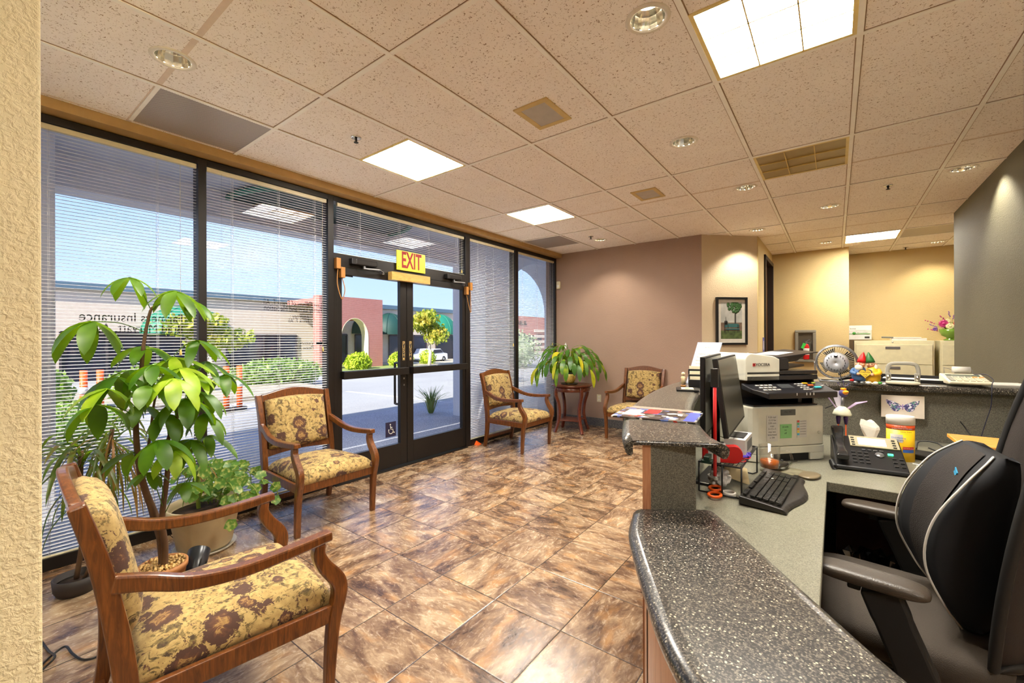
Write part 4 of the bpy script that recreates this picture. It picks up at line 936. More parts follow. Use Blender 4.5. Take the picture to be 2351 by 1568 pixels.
tc = thing('waste_bin', 'black waste bin with a shiny bag under the desk', 'bin', (.14, 2.42, 0))
o('bin_body', B().lathe([(.001, 0), (.11, 0), (.145, .36), (.138, .36), (.105, .01), (.001, .01)], sx=.9, sy=1.2), M_blackm, tc)
bg = B(); rg = [];
for i in range(5):
    for j in range(36): a = 2*PI*j/36; r = [.150, .158, .152, .13, .09][i]*(1+.06*math.sin(j*2.3+i)+.04*math.sin(j*5.1)); rg.append((r*.9*math.cos(a), r*1.2*math.sin(a), [.29, .35, .375, .36, .28][i]+.012*math.sin(j*3.7+i*2)))
bg.add(rg, [(i*36+j, i*36+(j+1) % 36, (i+1)*36+(j+1) % 36, (i+1)*36+j) for i in range(4) for j in range(36)]+[tuple(4*36+j for j in range(36))], False); o('bin_bag', bg, flat('shiny_black_bag', (14, 14, 16), .12, coat=.6), tc)
# ================================================================ things on the desk
# multifunction printer, turned 45 degrees into the corner. local: front = -Y, width X
pr = thing('printer', 'white and black multifunction printer with notes taped on its front', 'printer', (-.309, 2.660, ZD), .82); pr.scale = (1, .82, 1)
M_pw = flat('printer_white', (214, 212, 196), .45); M_pb = flat('printer_black', (26, 26, 30), .3); W2 = .205
bd = B(); bd.prism([(-W2+.035, -.20), (W2, -.20), (W2, .20), (-W2, .20), (-W2, -.165), (-W2+.01, -.19)], .078, .275); o('body', bd, M_pw, pr, .006)
tr_ = B(); tr_.prism([(-W2+.035, -.203), (-.085, -.203), (-.085, -.17), (.125, -.17), (.125, -.203), (W2, -.203), (W2, .2), (-W2, .2), (-W2, -.17)], .004, .040); tr_.prism([(-W2+.035, -.203), (W2, -.203), (W2, .2), (-W2, .2), (-W2, -.17)], .040, .076)
o('paper_tray', tr_, M_pw, pr, .003); o('tray_recess', B().bb(-.085, .125, -.19, -.165, .002, .040), M_blackm, pr)
o('output_bin', B().prism([(-W2+.03, -.17), (W2-.01, -.17), (W2-.01, .19), (-W2+.01, .19)], .274, .282), M_pb, pr)
cl = B(); cl.bb(W2-.055, W2+.012, .02, .2, .275, .405); cl.bb(-W2, W2, .12, .2, .275, .405); cl.bb(W2-.07, W2-.045, -.10, .02, .275, .39); o('scanner_support', cl, M_pb, pr, .004)
o('side_cover', B().bb(W2, W2+.012, -.12, .2, .02, .405), M_pb, pr, .003)
# control panel
cp = B(); cp.add([(-W2-.015, -.215, .372), (-W2+.05, -.265, .352), (W2+.03, -.265, .352), (W2+.03, -.13, .392), (-W2-.015, -.13, .392), (-W2-.015, -.215, .352), (-W2+.05, -.265, .322), (W2+.03, -.265, .322), (W2+.03, -.13, .362), (-W2-.015, -.13, .362)],
    [(0, 1, 2, 3, 4), (9, 8, 7, 6, 5), (0, 5, 6, 1), (1, 6, 7, 2), (2, 7, 8, 3), (3, 8, 9, 4), (4, 9, 5, 0)]); cpo = o('control_panel', cp, M_pb, pr, .004)
def pan(u, v, w, d, m, nm='key', h=.004):   # a key lying on the sloping panel: u along x, v 0 front .. 1 back
    y = -.262+v*.13; z = .353+v*.0385; return o(nm, B().box((u, y, z+h/2), (w, d, h), 0, .29), m, cpo)
M_kg = flat('key_grey', (170, 170, 166), .4)
for r in range(3):
    for k in range(4): pan(-W2+.055+k*.025-r*.004, .25+r*.22, .018, .012, M_kg)
pan(-.005, .6, .075, .05, flat('panel_display', (60, 62, 64), .15), 'display', .002)
for r in range(4):
    for k in range(3): pan(.07+k*.018, .22+r*.18, .012, .009, M_kg)
pan(.13, .82, .028, .012, flat('key_yellow', (236, 176, 40), .4)); pan(.145, .62, .028, .012, flat('key_orange', (226, 96, 40), .4)); pan(.165, .40, .035, .014, flat('key_cyan', (40, 190, 200), .4)); pan(.185, .85, .016, .012, flat('key_lime', (190, 210, 70), .4)); pan(.2, .5, .012, .01, M_kg)
mk = B()
for u in (.0, .055, .075, .095): mk.bb(u-.0015, u+.0015, -.2665, -.264, .338, .350)
o('indicator_mark', mk, M_paper, cpo)
o('scanner_bed', B().bb(-W2, W2+.005, -.155, .2, .405, .43), M_pb, pr, .004)
o('scanner_lid', B().bb(-W2, W2+.005, -.155, .2, .433, .452), M_pb, pr, .004)
ad = B(); N = 8; prof = [(-W2-.005, .405), (-.035+.02, .405), (-.015, .512), (-.05, .527), (-W2+.03, .543)]+[(-W2+.03-.035*math.sin(k*PI/2/N), .508+.035*math.cos(k*PI/2/N)) for k in range(1, N+1)]
ad.prism(prof, .155, -.2, Euler((PI/2, 0, 0)).to_matrix().to_4x4()); o('document_feeder', ad, M_pw, pr, .004)
o('logo', B().bb(-W2+.035, -W2+.050, -.1565, -.155, .478, .493), M_red, pr)
text('lettering', 'KYOCERA', .021, (-W2+.085, -.1562, .485), (PI/2, 0, 0), M_ink, pr, .0004)
o('feeder_side', B().bb(-.012, .05, -.14, .18, .455, .515), M_pb, pr, .004)
tt = B(); tt.add([(-.01, -.13, .520), (.235, -.13, .548), (.235, .15, .556), (-.01, .17, .528), (-.01, -.13, .512), (.235, -.13, .544), (.235, .15, .552), (-.01, .17, .520)], [(0, 1, 2, 3), (7, 6, 5, 4), (0, 4, 5, 1), (1, 5, 6, 2), (2, 6, 7, 3), (3, 7, 4, 0)]); o('feeder_tray', tt, M_pb, pr, .003)
o('feeder_tray_support', B().prism([(.04, .49), (.13, .50), (.2, .545), (.04, .52)], .1, -.1, Euler((PI/2, 0, 0)).to_matrix().to_4x4()), M_pb, pr)
o('feeder_output', B().box((.10, .0, .468), (.15, .2, .012), 0, 0, -.12), flat('tan_tray', (96, 84, 70), .4), pr, .003)
o('feeder_paper', B().box((.09, .04, .536), (.12, .16, .002), .2, 0, -.115), M_paper, pr)
def note(x0, x1, z0, z1, m, nm='taped_note', y=-.2015): return o(nm, B().bb(x0, x1, y-.001, y, z0, z1), m, pr)
nt = note(-.125, -.062, .105, .235, M_paper)
for k in range(8): text('handwriting', ['9.30 mail', '12.15 fax', '2.00 scan', 'copy', '3-1/2 x 5', 'tray two', 'letterhead', 'x 104'][k], .012, (-.094, -.2028, .225-k*.0145), (PI/2, 0, 0), M_ink, nt, .0001)
gn = note(-.048, .018, .118, .188, flat('green_note', (140, 200, 130), .7), 'green_note'); gn['label'] = 'green taped note'
for k in range(3): text('handwriting', ['# code', 'on', 'off'][k], .012, (-.018, -.2028, .175-k*.016), (PI/2, 0, 0), M_ink, gn, .0001)
sk = note(-.045, .04, .232, .262, flat('dark_sticker', (84, 88, 84), .5), 'dealer_sticker'); text('lettering', 'MILL-TEC', .010, (-.003, -.2028, .249), (PI/2, 0, 0), M_ink, sk, .0001)
ln = note(.048, .105, .118, .205, M_paper)
for k, c_ in enumerate([(214, 84, 70), (90, 180, 120), (120, 180, 210), (220, 140, 80), (226, 206, 70), (80, 170, 200)]):
    o('colour_key', B().bb(.049, .062, -.2032, -.2025, .195-k*.013, .205-k*.013), flat('key_colour_%d' % k, c_, .5), ln); o('print_line', B().bb(.066, .10, -.2032, -.2025, .199-k*.013, .2005-k*.013), M_dark, ln)
o('button', B().lathe([(.001, .003), (.007, .003), (.008, 0)], (0, 0, 0), 16, Matrix.Translation((.178, -.2005, .14)) @ Euler((PI/2, 0, 0)).to_matrix().to_4x4()), M_pw, pr)
# monitors
def monitor(lb, p0, p1, z0, z1, tilt=0, red=False):
    c = Vector(((p0[0]+p1[0])/2, (p0[1]+p1[1])/2, 0)); w = math.hypot(p1[0]-p0[0], p1[1]-p0[1]); rz = math.atan2(p1[1]-p0[1], p1[0]-p0[0])
    zc = (z0+z1)/2; t = thing('monitor', lb, 'monitor', (c.x, c.y, zc), rz); t.rotation_euler.x = -tilt; z0, z1 = z0-zc, z1-zc; h = z1-z0
    o('housing', B().bb(-w/2, w/2, .0, .018, z0, z1), M_blackm, t, .003)
    tt = flat('switched_off_screen', (58, 55, 44), .34, coat=.15); o('screen', B().bb(-w/2+.008, w/2-.008, -.0015, .001, z0+.012, z1-.008), tt, t)
    o('back_bulge', B().bb(-w*.2, w*.2, .018, .030, z0+.05, z1-.06), M_black, t, .004); return t
m1 = monitor('flat monitor with a dull grey screen standing before the printer', (-.335, 1.745), (-.362, 2.275), .985, 1.285, .13)
o('mount_arm', B().bb(-.05, .05, .045, .075, -.03, .05), M_black, m1, .004)
m2 = monitor('black monitor seen edge on, left of the grey screened one', (-.415, 1.82), (-.455, 2.33), .965, 1.285)
md = thing('monitor_stand', 'black double monitor stand pole behind the screens', 'stand', (-.425, 2.06, ZD)); o('base', B().bb(-.06, .05, -.14, .14, 0, .012), M_black, md, .003); o('pole', B().cyl((0, 0, 0), .018, .46), M_black, md)
o('cross_arm', B().sweep([(-.03, .0, .40), (.03, .0, .40)], (0, 1, 0), .06, .05), M_black, md)
# flagpole: red rod held with a black clip on the screen's left edge
fd = thing('red_flag_rod', 'thin red plastic rod with black clip standing by the grey screen', 'rod', (-.345, 1.66, .8665)); q1 = at(1640, 985, X=-.345)
o('rod', B().cyl((0, 0, 0), .006, .345), M_red, fd); o('clip', B().bb(-.012, .012, -.01, .012, .318, .385), M_black, fd, .002)
# wire rack, two levels, with its clutter
rk = thing('wire_shelf', 'black wire desk shelf holding tape and stationery', 'shelf', (0, 0, ZD)); b = B(); zt_ = .123
for z in (zt_, .006):
    b.tube([(-.287, 1.83, z), (-.287, 2.235, z), (-.44, 2.235, z), (-.44, 1.83, z)], .0035, 6, True) if z > .05 else b.tube([(-.44, 1.83, z), (-.287, 1.83, z)], .0035, 6)
for x, y in ((-.287, 1.83), (-.287, 2.235), (-.355, 1.83), (-.44, 2.235), (-.44, 1.83)): b.tube([(x, y, .006), (x, y, zt_)], .0035, 6)
b.tube([(-.287, 2.235, .006), (-.30, 2.2, .006), (-.44, 2.235, .006)], .0035, 6); o('wire_frame', b, M_black, rk)
ms = B()
for k in range(26): y = 1.835+k*.0157; ms.tube([(-.438, y, zt_), (-.289, y, zt_)], .0014, 4)
for k in range(11): x = -.435+k*.0143; ms.tube([(x, 1.832, zt_+.002), (x, 2.233, zt_+.002)], .0014, 4)
o('mesh_shelf', ms, M_black, rk)
ZR = ZD+zt_+.0035
def crumple(b, a):
    for v in b.v: k = 1+a*30*math.sin(v.x*210+v.z*90)*math.sin(v.y*170+v.z*140); v.x *= k; v.y *= k; v.z *= 1+(k-1)*.5
    return b
def small(name, lb, cat, loc, parts, rz=0):
    t = thing(name, lb, cat, loc, rz)
    for nm, bb_, m in parts: o(nm, bb_, m, t, .002)
    return t
small('tape_dispenser', 'red tape dispenser on the wire shelf', 'tape dispenser', (-.365, 1.872, ZR), [('body', B().prism([(-.07, 0), (.045, 0)]+[(.045+.030*math.cos(a_*.26-1.57), .034+.034*math.sin(a_*.26-1.57)) for a_ in range(1, 13)]+[(.0, .062), (-.03, .05), (-.07, .052)], -.018, .018, Euler((PI/2, 0, .3)).to_matrix().to_4x4()), M_red)])
small('white_box', 'white carton with grey printed side on the wire shelf', 'box', (-.335, 2.06, ZR), [('carton', B().bb(-.04, .04, -.09, .09, 0, .075), M_paper), ('printed_side', B().bb(.040, .0408, -.04, .08, .02, .06), flat('grey_print', (110, 112, 110), .6)), ('lid_pad', B().bb(-.03, .03, -.06, .05, .075, .080), M_dark)])
for k, (y, rz) in enumerate(((1.955, .9), (1.985, 1.0))):
    small('purple_marker', ['purple marker lying nearest the red tape dispenser', 'purple marker behind the other purple one'][k], 'marker', (-.31, y, ZR+.008+k*.002), [('barrel', B().tube([(-.03, -.0, 0), (.03, 0, 0)], .007, 8), flat('purple_plastic', (92, 70, 190), .4)), ('cap', B().tube([(.031, 0, 0), (.047, 0, 0)], .0078, 8), flat('purple_cap', (70, 50, 160), .4))], rz)
small('eyeglasses', 'red rimmed eyeglasses folded on the wire shelf', 'glasses', (-.303, 1.915, ZR+.004), [('rim', B().tube([(.018*math.cos(a*.5236)+.0, .022*math.sin(a*.5236), 0) for a in range(12)], .0018, 5, True).tube([(.018*math.cos(a*.5236)+.01, .022*math.sin(a*.5236)+.048, .004) for a in range(12)], .0018, 5, True), M_red)])
small('paper_packet', 'white packet with print on the wire shelf beneath the counter edge', 'packet', (-.395, 1.90, ZR), [('packet', B().bb(-.03, .03, -.06, .06, 0, .055), M_paper)])
small('green_stapler', 'dark green stapler on the wire shelf by the laminate end', 'stapler', (-.405, 1.80, ZR-.0), [('base', B().bb(-.02, .02, .0, .13, 0, .012), flat('dark_green', (28, 52, 40), .4)), ('arm', B().box((0, .06, .026), (.022, .12, .016), 0, .1), flat('dark_green', (28, 52, 40), .4))])
small('orange_scissors', 'orange handled scissors and clips under the wire shelf', 'scissors', (-.375, 1.80, ZD+.012), [('handle', B().tube([(.022*math.cos(a*.5236), .03*math.sin(a*.5236), 0) for a in range(12)], .006, 6, True).tube([(.022*math.cos(a*.5236)-.01, .03*math.sin(a*.5236)+.062, .006) for a in range(12)], .006, 6, True), M_orange), ('blade', B().sweep([(0, .08, 0), (.0, .19, .0)], (1, 0, 0), .012, .003), M_steel)])
small('white_tape_roll', 'white ring of tape under the wire shelf', 'tape', (-.335, 1.855, ZD+.002), [('ring', B().lathe([(.018, 0), (.026, 0), (.026, .014), (.018, .014)], seg=24), M_white)])
small('plastic_bag', 'crumpled white plastic bag under the wire shelf', 'bag', (-.385, 1.93, ZD+.045), [('film', crumple(B().ball((0, 0, 0), (.038, .055, .036), 22, 14), .012), flat('thin_white_film', (206, 200, 190), .5))])
small('envelope', 'beige envelope leaning under the wire shelf', 'envelope', (-.35, 2.10, ZD+.028), [('paper', B().box((0, 0, 0), (.10, .14, .003), .3, .25, .3), flat('manila', (178, 160, 120), .7))])
gm = thing('glass_mug', 'clear glass mug half full of tea behind the wire shelf', 'mug', (-.245, 2.30, ZD+.001))
o('mug_body', B().lathe([(.001, .003), (.038, .003), (.041, .02), (.044, .12), (.041, .12), (.038, .022), (.001, .018)], seg=28), glass('mug_glass', (.96, .96, .95), .05), gm); o('handle', B().tube(smoothpts([(.043, 0, .10), (.075, 0, .105), (.088, 0, .07), (.07, 0, .03), (.041, 0, .025)], 5), .005, 8), glass('mug_glass2', (.95, .95, .94), .08), gm)
o('tea', B().lathe([(.001, .020), (.037, .022), (.039, .055), (.001, .055)], seg=24), flat('tea_brown', (170, 84, 20), .1), gm)
# keyboard and mouse
kb = thing('keyboard', 'black ergonomic keyboard with a palm rest on the desk', 'keyboard', (-.182, 1.995, ZD), 1.50); KL, KW = .455, .125
M_kb = flat('keyboard_black', (34, 30, 26), .42); b = B(); N = 14; vs = []
for i in range(N+1):
    u = -KL/2+KL*i/N; y1 = KW*.72; y0 = -.075-.018*math.cos((i/N-.5)*PI*2.2)-.004
    for y, z0, z1 in ((y1, .004, .034), (y0+.055, .003, .024), (y0+.01, .002, .018), (y0, .001, .008)): vs += [(u, y, z0), (u, y, z1)]
fs = []
for i in range(N):
    a = i*8; c_ = a+8
    for k in (0, 2, 4): fs += [(a+k+1, c_+k+1, c_+k+3, a+k+3), (a+k, a+k+2, c_+k+2, c_+k)]
    fs += [(a, c_, c_+1, a+1), (a+7, c_+7, c_+6, a+6)]
for a in (0, N*8): fs.append(tuple(a+k for k in (0, 2, 4, 6, 7, 5, 3, 1)))
o('case', b.add(vs, fs), M_kb, kb, .003)
ky = B(); 
def kz(y): return .0245+(y+.04)*.075
for r in range(6):
    y = .074-r*.0205-(.006 if r else 0); n = 15 if r else 16
    x = -KL/2+.016
    for k in range(20):
        w = .0178
        if r == 5 and 4 <= k <= 4: w = .10
        if x+w > KL/2-.012: break
        if not (r == 0 and k in (4, 9)): ky.box((x+w/2, y, kz(y)+.006), (w-.0025, .0172 if r else .011, .008), 0, .07)
        x += w+(.006 if k in (14, 17) else 0)
o('keys', ky, flat('key_black', (26, 24, 22), .3), kb, .001); text('logo', '\u25A0', .012, (.06, .03, .040), (0, 0, 0), M_paper, kb, .0002)
mo = thing('computer_mouse', 'black computer mouse on the wrist rest mat', 'mouse', (-.215, 2.365, ZD+.004), 1.15)
b = B(); b.pillow((0, 0, .017), (.115, .062, .036), .75, dome=.8); o('mouse_body', b, flat('mouse_black', (42, 38, 34), .22), mo); o('scroll_wheel', B().tube([(.03, -.004, .034), (.03, .004, .034)], .006, 10), M_blackm, mo); o('cable', B().tube(smoothpts([(.055, 0, .008), (.10, .01, .004), (.16, .03, .003), (.2, .02, .003)], 4), .002, 5), M_black, mo)
mp_ = thing('mouse_mat', 'grey brown mouse mat with raised wrist rest', 'mouse mat', (-.165, 2.335, ZD), -.25); b = B(); b.lathe([(.001, 0), (.1, 0), (.1, .003), (.001, .003)], (0, 0, 0), 36, None, 1.05, .85); o('mat', b, flat('mat_print', (118, 112, 88), .7, var=.25), mp_)
o('wrist_rest', B().pillow((.075, 0, .009), (.075, .12, .018), .8), flat('gel_rest', (112, 100, 78), .3), mp_)
# desk phone. local: -Y towards the user
ph = thing('desk_phone', 'black desk phone with silver top and lit display', 'phone', (.118, 2.66, ZD), .10)
b = B(); b.add([(-.13, -.115, .004), (.135, -.115, .004), (.135, .105, .004), (-.13, .105, .004), (-.13, -.115, .020), (.135, -.115, .020), (.135, .105, .125), (-.13, .105, .125)], [(3, 2, 1, 0), (4, 5, 6, 7), (0, 1, 5, 4), (1, 2, 6, 5), (2, 3, 7, 6), (3, 0, 4, 7)]); o('base', b, M_black, ph, .006)
sl_ = math.atan2(.105, .22)
def ps(x, v, w, d, m, nm, h=.004, par=ph):   # on the sloping face
    y = -.115+v*.22; z = .020+v*.105; return o(nm, B().box((x, y, z+h/2+.0005), (w, d, h), 0, sl_), m, par, .001)
ps(.035, .80, .185, .082, flat('phone_silver', (176, 168, 140), .35, .3), 'top_panel', .007)
sc_ = flat('lit_lcd', (214, 218, 236), .3, emit=.55); ps(.028, .79, .105, .050, sc_, 'display', .010)
for s_ in (-.045, .110):
    for k in range(4): ps(s_, .66+k*.075, .013, .006, M_black, 'softkey', .011)
for r in range(4):
    for k in range(3): ps(-.052+k*.024, .16+r*.10, .016, .010, flat('phone_key', (44, 44, 44), .3), 'key', .005)
for r in range(3):
    for k in range(2): ps(.095+k*.024, .14+r*.11, .015, .008, flat('phone_key', (44, 44, 44), .3), 'key', .005)
ps(.086, .47, .020, .010, flat('green_lit_key', (60, 220, 130), .3, emit=.8), 'lit_key', .006); o('navigation_ring', B().lathe([(.001, .006), (.016, .006), (.018, .0)], (0, 0, 0), 20, Matrix.Translation((.045, -.02, .066)) @ Euler((sl_, 0, 0)).to_matrix().to_4x4()), M_steel, ph)
for k in range(4): ps(-.01+k*.022, .55, .014, .004, M_steel, 'softkey', .005)
hs = B(); hs.sweep(smoothpts([(-.102, -.115, .058), (-.102, -.06, .080), (-.102, 0, .098), (-.102, .06, .132), (-.102, .115, .160)], 4), (1, 0, 0), [.05, .048, .044, .038, .035, .034, .034, .034, .034, .034, .036, .04, .044, .048, .05, .052, .052], [.03, .034, .034, .03, .026, .024, .022, .022, .022, .022, .024, .026, .030, .034, .036, .034, .03]); o('handset', hs, flat('handset_black', (36, 36, 38), .2), ph, .008)
cdl = B(); pts = [(-.135+.012*math.cos(i*.9)+.00*i, -.02-i*.0016, .012+.010*math.sin(i*.9)+.001) for i in range(70)]; cdl.tube(pts, .0028, 5); o('coiled_cord', cdl, M_black, ph)
# tissue box, wipes, modem, glasses cable, bird, greeting card
tb = thing('tissue_box', 'patterned purple tissue box with a tissue sticking up', 'tissue box', (.145, 2.85, ZD), -.12)
tm = NT('tissue_pattern'); tm.base(tm.ramp(tm.noise(tm.co(), 55, 3), [(.35, lin(60, 44, 70)), (.5, lin(120, 104, 96)), (.65, lin(196, 180, 150))])); o('box', B().bb(-.085, .085, -.055, .055, 0, .095), tm.m, tb, .002)
b = B(); vs = []
for i in range(9):
    z = .09+i*.013; w = .014+.022*min(1, i/5)-.012*max(0, (i-6)/2)
    for j in range(12): a = 2*PI*j/12; vs.append((w*math.cos(a)*(1+.25*math.sin(3*a+i*.3))-.002*i, .35*w*math.sin(a)*(1+.3*math.cos(2*a)), z+.008*math.sin(2*a)*(i/8)))
b.add(vs, [(i*12+j, i*12+(j+1) % 12, (i+1)*12+(j+1) % 12, (i+1)*12+j) for i in range(8) for j in range(12)]+[tuple(8*12+j for j in range(12))]); o('tissue', b, flat('tissue_white', (232, 228, 214), .8), tb)
wp = thing('wipes_canister', 'yellow disinfecting wipes canister with white lid', 'canister', (.262, 2.915, ZD), .15); M_yel = flat('yellow_label', (240, 196, 30), .4); rs = (1.15, .8)
for nm, z0, z1, r, m in (('lower_label', 0, .158, .0480, M_yel), ('red_band', .158, .182, .0482, flat('label_red', (224, 84, 34), .4)), ('lid', .182, .225, .0495, M_white)): o(nm, B().lathe([(.001, z0), (r, z0), (r, z1-.004 if nm == 'lid' else z1), (r*.95, z1), (.001, z1)], seg=36, sx=rs[0], sy=rs[1]), m, wp)
lb_ = B(); 
def lab(x0, x1, z0, z1, m, nm): 
    b = B(); n = 8; vs = []
    for k in range(n+1): x = x0+(x1-x0)*k/n; y = -.0488*rs[1]*math.sqrt(max(0, 1-(x/(.0488*rs[0]))**2)); vs += [(x, y, z0), (x, y, z1)]
    b.add(vs, [(2*k, 2*k+2, 2*k+3, 2*k+1) for k in range(n)]); return o(nm, b, m, wp)
lab(-.045, .0, .095, .135, M_white, 'white_oval'); lab(.0, .045, .062, .075, M_red, 'red_strip'); lab(.0, .045, .046, .061, flat('label_blue', (40, 90, 170), .4), 'blue_strip')
for s_, z, x, sz, m in (('KILLS 99.9%', .175, -.01, .009, M_paper), ('of BACTERIA & VIRUSES', .165, -.004, .0075, M_paper), ('Disinfecting', .119, -.017, .012, flat('label_blue', (40, 90, 170), .4)), ('Wipes', .107, -.012, .012, flat('label_blue', (40, 90, 170), .4)), ('Lemon Scent', .150, .012, .008, M_ink), ('Kills the Flu Virus', .0685, .022, .0055, M_paper)): text('lettering', s_, sz, (x, -.0405, z), (PI/2, 0, 0), m, wp, .0002)
mm = thing('router', 'flat black router with tangled cable beside the wipes canister', 'router', (.405, 3.02, ZD), -.25); o('case', B().bb(-.10, .10, -.07, .06, .003, .028), M_black, mm, .006)
o('cable', B().tube(smoothpts([(-.08, .05, .03), (-.07, .07, .07), (.0, .06, .075), (.05, .02, .04), (.10, .03, .05), (.12, .0, .04), (.09, -.04, .03), (.03, -.02, .04), (-.03, .03, .05)], 5), .0035, 6).tube(smoothpts([(.12, .02, .03), (.13, .05, .1), (.10, .08, .16), (.08, .06, .2)], 5), .003, 6), M_black, mm)
wc = B(); wc.tube(smoothpts([(.30, 2.84, .745), (.36, 2.80, .745), (.34, 2.74, .745), (.40, 2.66, .745), (.41, 2.60, .745), (.37, 2.68, .745), (.335, 2.76, .745), (.31, 2.80, .745)], 6), .003, 6); tag(o('charging_cable', wc, M_white), 'white charging cable looped on the desk in front of the wipes', 'cable')
bd_ = thing('bird_ornament', 'toy bird with orange beak on tall orange legs behind the phone', 'ornament', (.028, 2.88, ZD), .1)
for s_ in (-.016, .016): o('leg', B().tube([(s_, 0, .0), (s_, 0, .165)], .003, 6), M_orange, bd_); o('boot', B().lathe([(.007, .0), (.011, .035), (.006, .05)], (s_, 0, .16), 10), flat('purple_boot', (70, 44, 100), .5), bd_)
b = B(); b.lathe([(.001, .0), (.040, .002), (.042, .01), (.034, .032), (.016, .048), (.001, .052)], (0, 0, .205), 24, None, 1.0, .8); o('body', b, flat('pearly_shell', (206, 206, 180), .15, coat=.5), bd_)
o('neck', B().tube([(0, 0, .25), (.004, 0, .31)], .007, 8), M_steel, bd_); o('head', B().ball((.006, 0, .325), (.020, .017, .022)), flat('violet_head', (70, 60, 110), .5), bd_)
o('beak', B().lathe([(.013, 0), (.012, .012), (.006, .028), (.001, .034)], (0, 0, 0), 12, Matrix.Translation((.010, -.006, .328)) @ Euler((1.1, .9, 0)).to_matrix().to_4x4()), flat('beak_orange', (244, 150, 20), .4), bd_)
o('cap', B().lathe([(.012, 0), (.014, .008), (.008, .012)], (.006, 0, .342), 12), flat('beak_orange', (244, 150, 20), .4), bd_)
an = B()
for a in (-.5, 0, .5): an.tube([(.006, 0, .35), (.006+a*.045, 0, .376+.012*(1-abs(a)*2))], .0012, 5); an.ball((.006+a*.045, 0, .378+.012*(1-abs(a)*2)), .0035, 8, 6)
o('antennae', an, flat('violet_head', (70, 60, 110), .5), bd_)
for s_, nm in ((-1, 'left'), (1, 'right')): o('wing', B().sweep([(s_*.025, 0, .245), (s_*.06, 0, .275 if s_ > 0 else .30), (s_*.105, 0, .288 if s_ > 0 else .35)], (0, 1, .3), [.02, .026, .008], .003), flat('lilac_feather', (150, 130, 160), .6), bd_)
tf = B()
for k in range(5): tf.sweep([(-.018+k*.004, .018, .25), (-.040+k*.012, .022, .335)], (1, 0, 0), [.005, .011], .002)
o('tail', tf, flat('white_feather', (196, 190, 200), .6), bd_)
a, c_ = at(2026, 905, Y=3.36), at(2129, 962, Y=3.38); gc = thing('greeting_card', 'white card with a lilac butterfly taped to the grey panel', 'card', ((a.x+c_.x)/2, 3.5, (a.z+c_.z)/2), .21)
yy = 3.5; gc.location.z -= .014; gc.location.y = 3.485+( (a.x+c_.x)/2-.43)*.2; w, h = abs(c_.x-a.x)/2*1.03, abs(a.z-c_.z)/2*1.03
o('card', B().bb(-w, w, -.001, .001, -h, h), flat('card_white', (226, 214, 200), .8), gc)
bm_ = NT('butterfly_paper'); v = bm_.n('TexVoronoi', Scale=150); bm_.l(bm_.co(), v.inputs['Vector']); s5 = bm_.n('SeparateColor'); bm_.l(v.outputs['Color'], s5.inputs[0]); bm_.base(bm_.ramp(s5.outputs[0], [(.15, lin(70, 70, 120)), (.35, lin(150, 130, 180)), (.55, lin(230, 226, 236)), (.75, lin(110, 160, 150)), (.95, lin(90, 110, 180))], True))
wg = [(0, .0), (.012, .012), (.045, .030), (.066, .034), (.064, .018), (.050, .0), (.046, -.014), (.034, -.024), (.018, -.024), (.006, -.008)]
k_ = w/.085
for s_ in (-1, 1): o('butterfly_wing', B().prism([(x*s_*k_, z*k_) for x, z in wg], .001, .0025, Euler((PI/2, 0, 0)).to_matrix().to_4x4()), bm_.m, gc)
o('butterfly_body', B().tube([(0, -.003, -.015*k_), (0, -.003, .012*k_)], .002, 6), flat('lilac', (150, 120, 190), .6), gc)
# wooden roll top organiser at the right
og = thing('desk_organizer', 'honey pine desk organizer holding envelopes', 'organizer', (.0, -.14, ZD)); x0 = .455
rb = B(); zt2 = .188; rb.add([(.40, 2.86, zt2), (1.0, 2.86, zt2), (1.0, 2.62, zt2-.018), (.425, 2.62, zt2-.018), (.40, 2.86, zt2-.015), (1.0, 2.86, zt2-.015), (1.0, 2.62, zt2-.033), (.425, 2.62, zt2-.033)], [(0, 1, 2, 3), (7, 6, 5, 4), (0, 4, 5, 1), (1, 5, 6, 2), (2, 6, 7, 3), (3, 7, 4, 0)]); o('top_board', rb, M_pine, og, .002)
o('front_lip', B().box((.72, 2.645, zt2-.004), (.54, .05, .010), 0, .075), M_pine, og, .002); o('hinge', B().box((.575, 2.65, zt2+.003), (.05, .028, .003), 0, .075), M_steel, og, .001)
for x in (x0, .53, .64, .76, .98): o('divider', B().prism([(2.66, 0), (2.9, 0), (2.9, zt2-.018), (2.66, zt2-.034)], x, x+.014, Euler((PI/2, 0, PI/2)).to_matrix().to_4x4()), M_pine, og, .003)
o('back_board', B().bb(x0, .99, 2.885, 2.898, 0, zt2-.02), M_pine, og); o('bottom_board', B().bb(x0, .99, 2.66, 2.9, .0, .012), M_pine, og)
ENVL = ['first white envelope at the left of the pine organizer', 'second white envelope from the left in the pine organizer', 'third white envelope from the left in the organizer', 'fourth white envelope from the left in the organizer', 'fourth white envelope from the right in the organizer', 'third white envelope from the right in the organizer', 'second white envelope from the right in the organizer', 'last white envelope, nearest the patterned booklet']
for k in range(8): tag(o('envelope', B().box((.56+k*.0085, 2.58+.003*k, ZD+.088-.001*k), (.0025, .13, .13), random.uniform(-.05, .05), random.uniform(-.08, .08), .22), M_paper), ENVL[k], 'envelope', 'envelopes in the pine organizer')
tag(o('patterned_booklet', B().box((.70, 2.60, ZD+.090), (.05, .14, .12), .05), flat('orange_pattern', (176, 96, 30), .7, var=.5), bevel=.002), 'orange patterned booklet in the pine organizer', 'booklet')
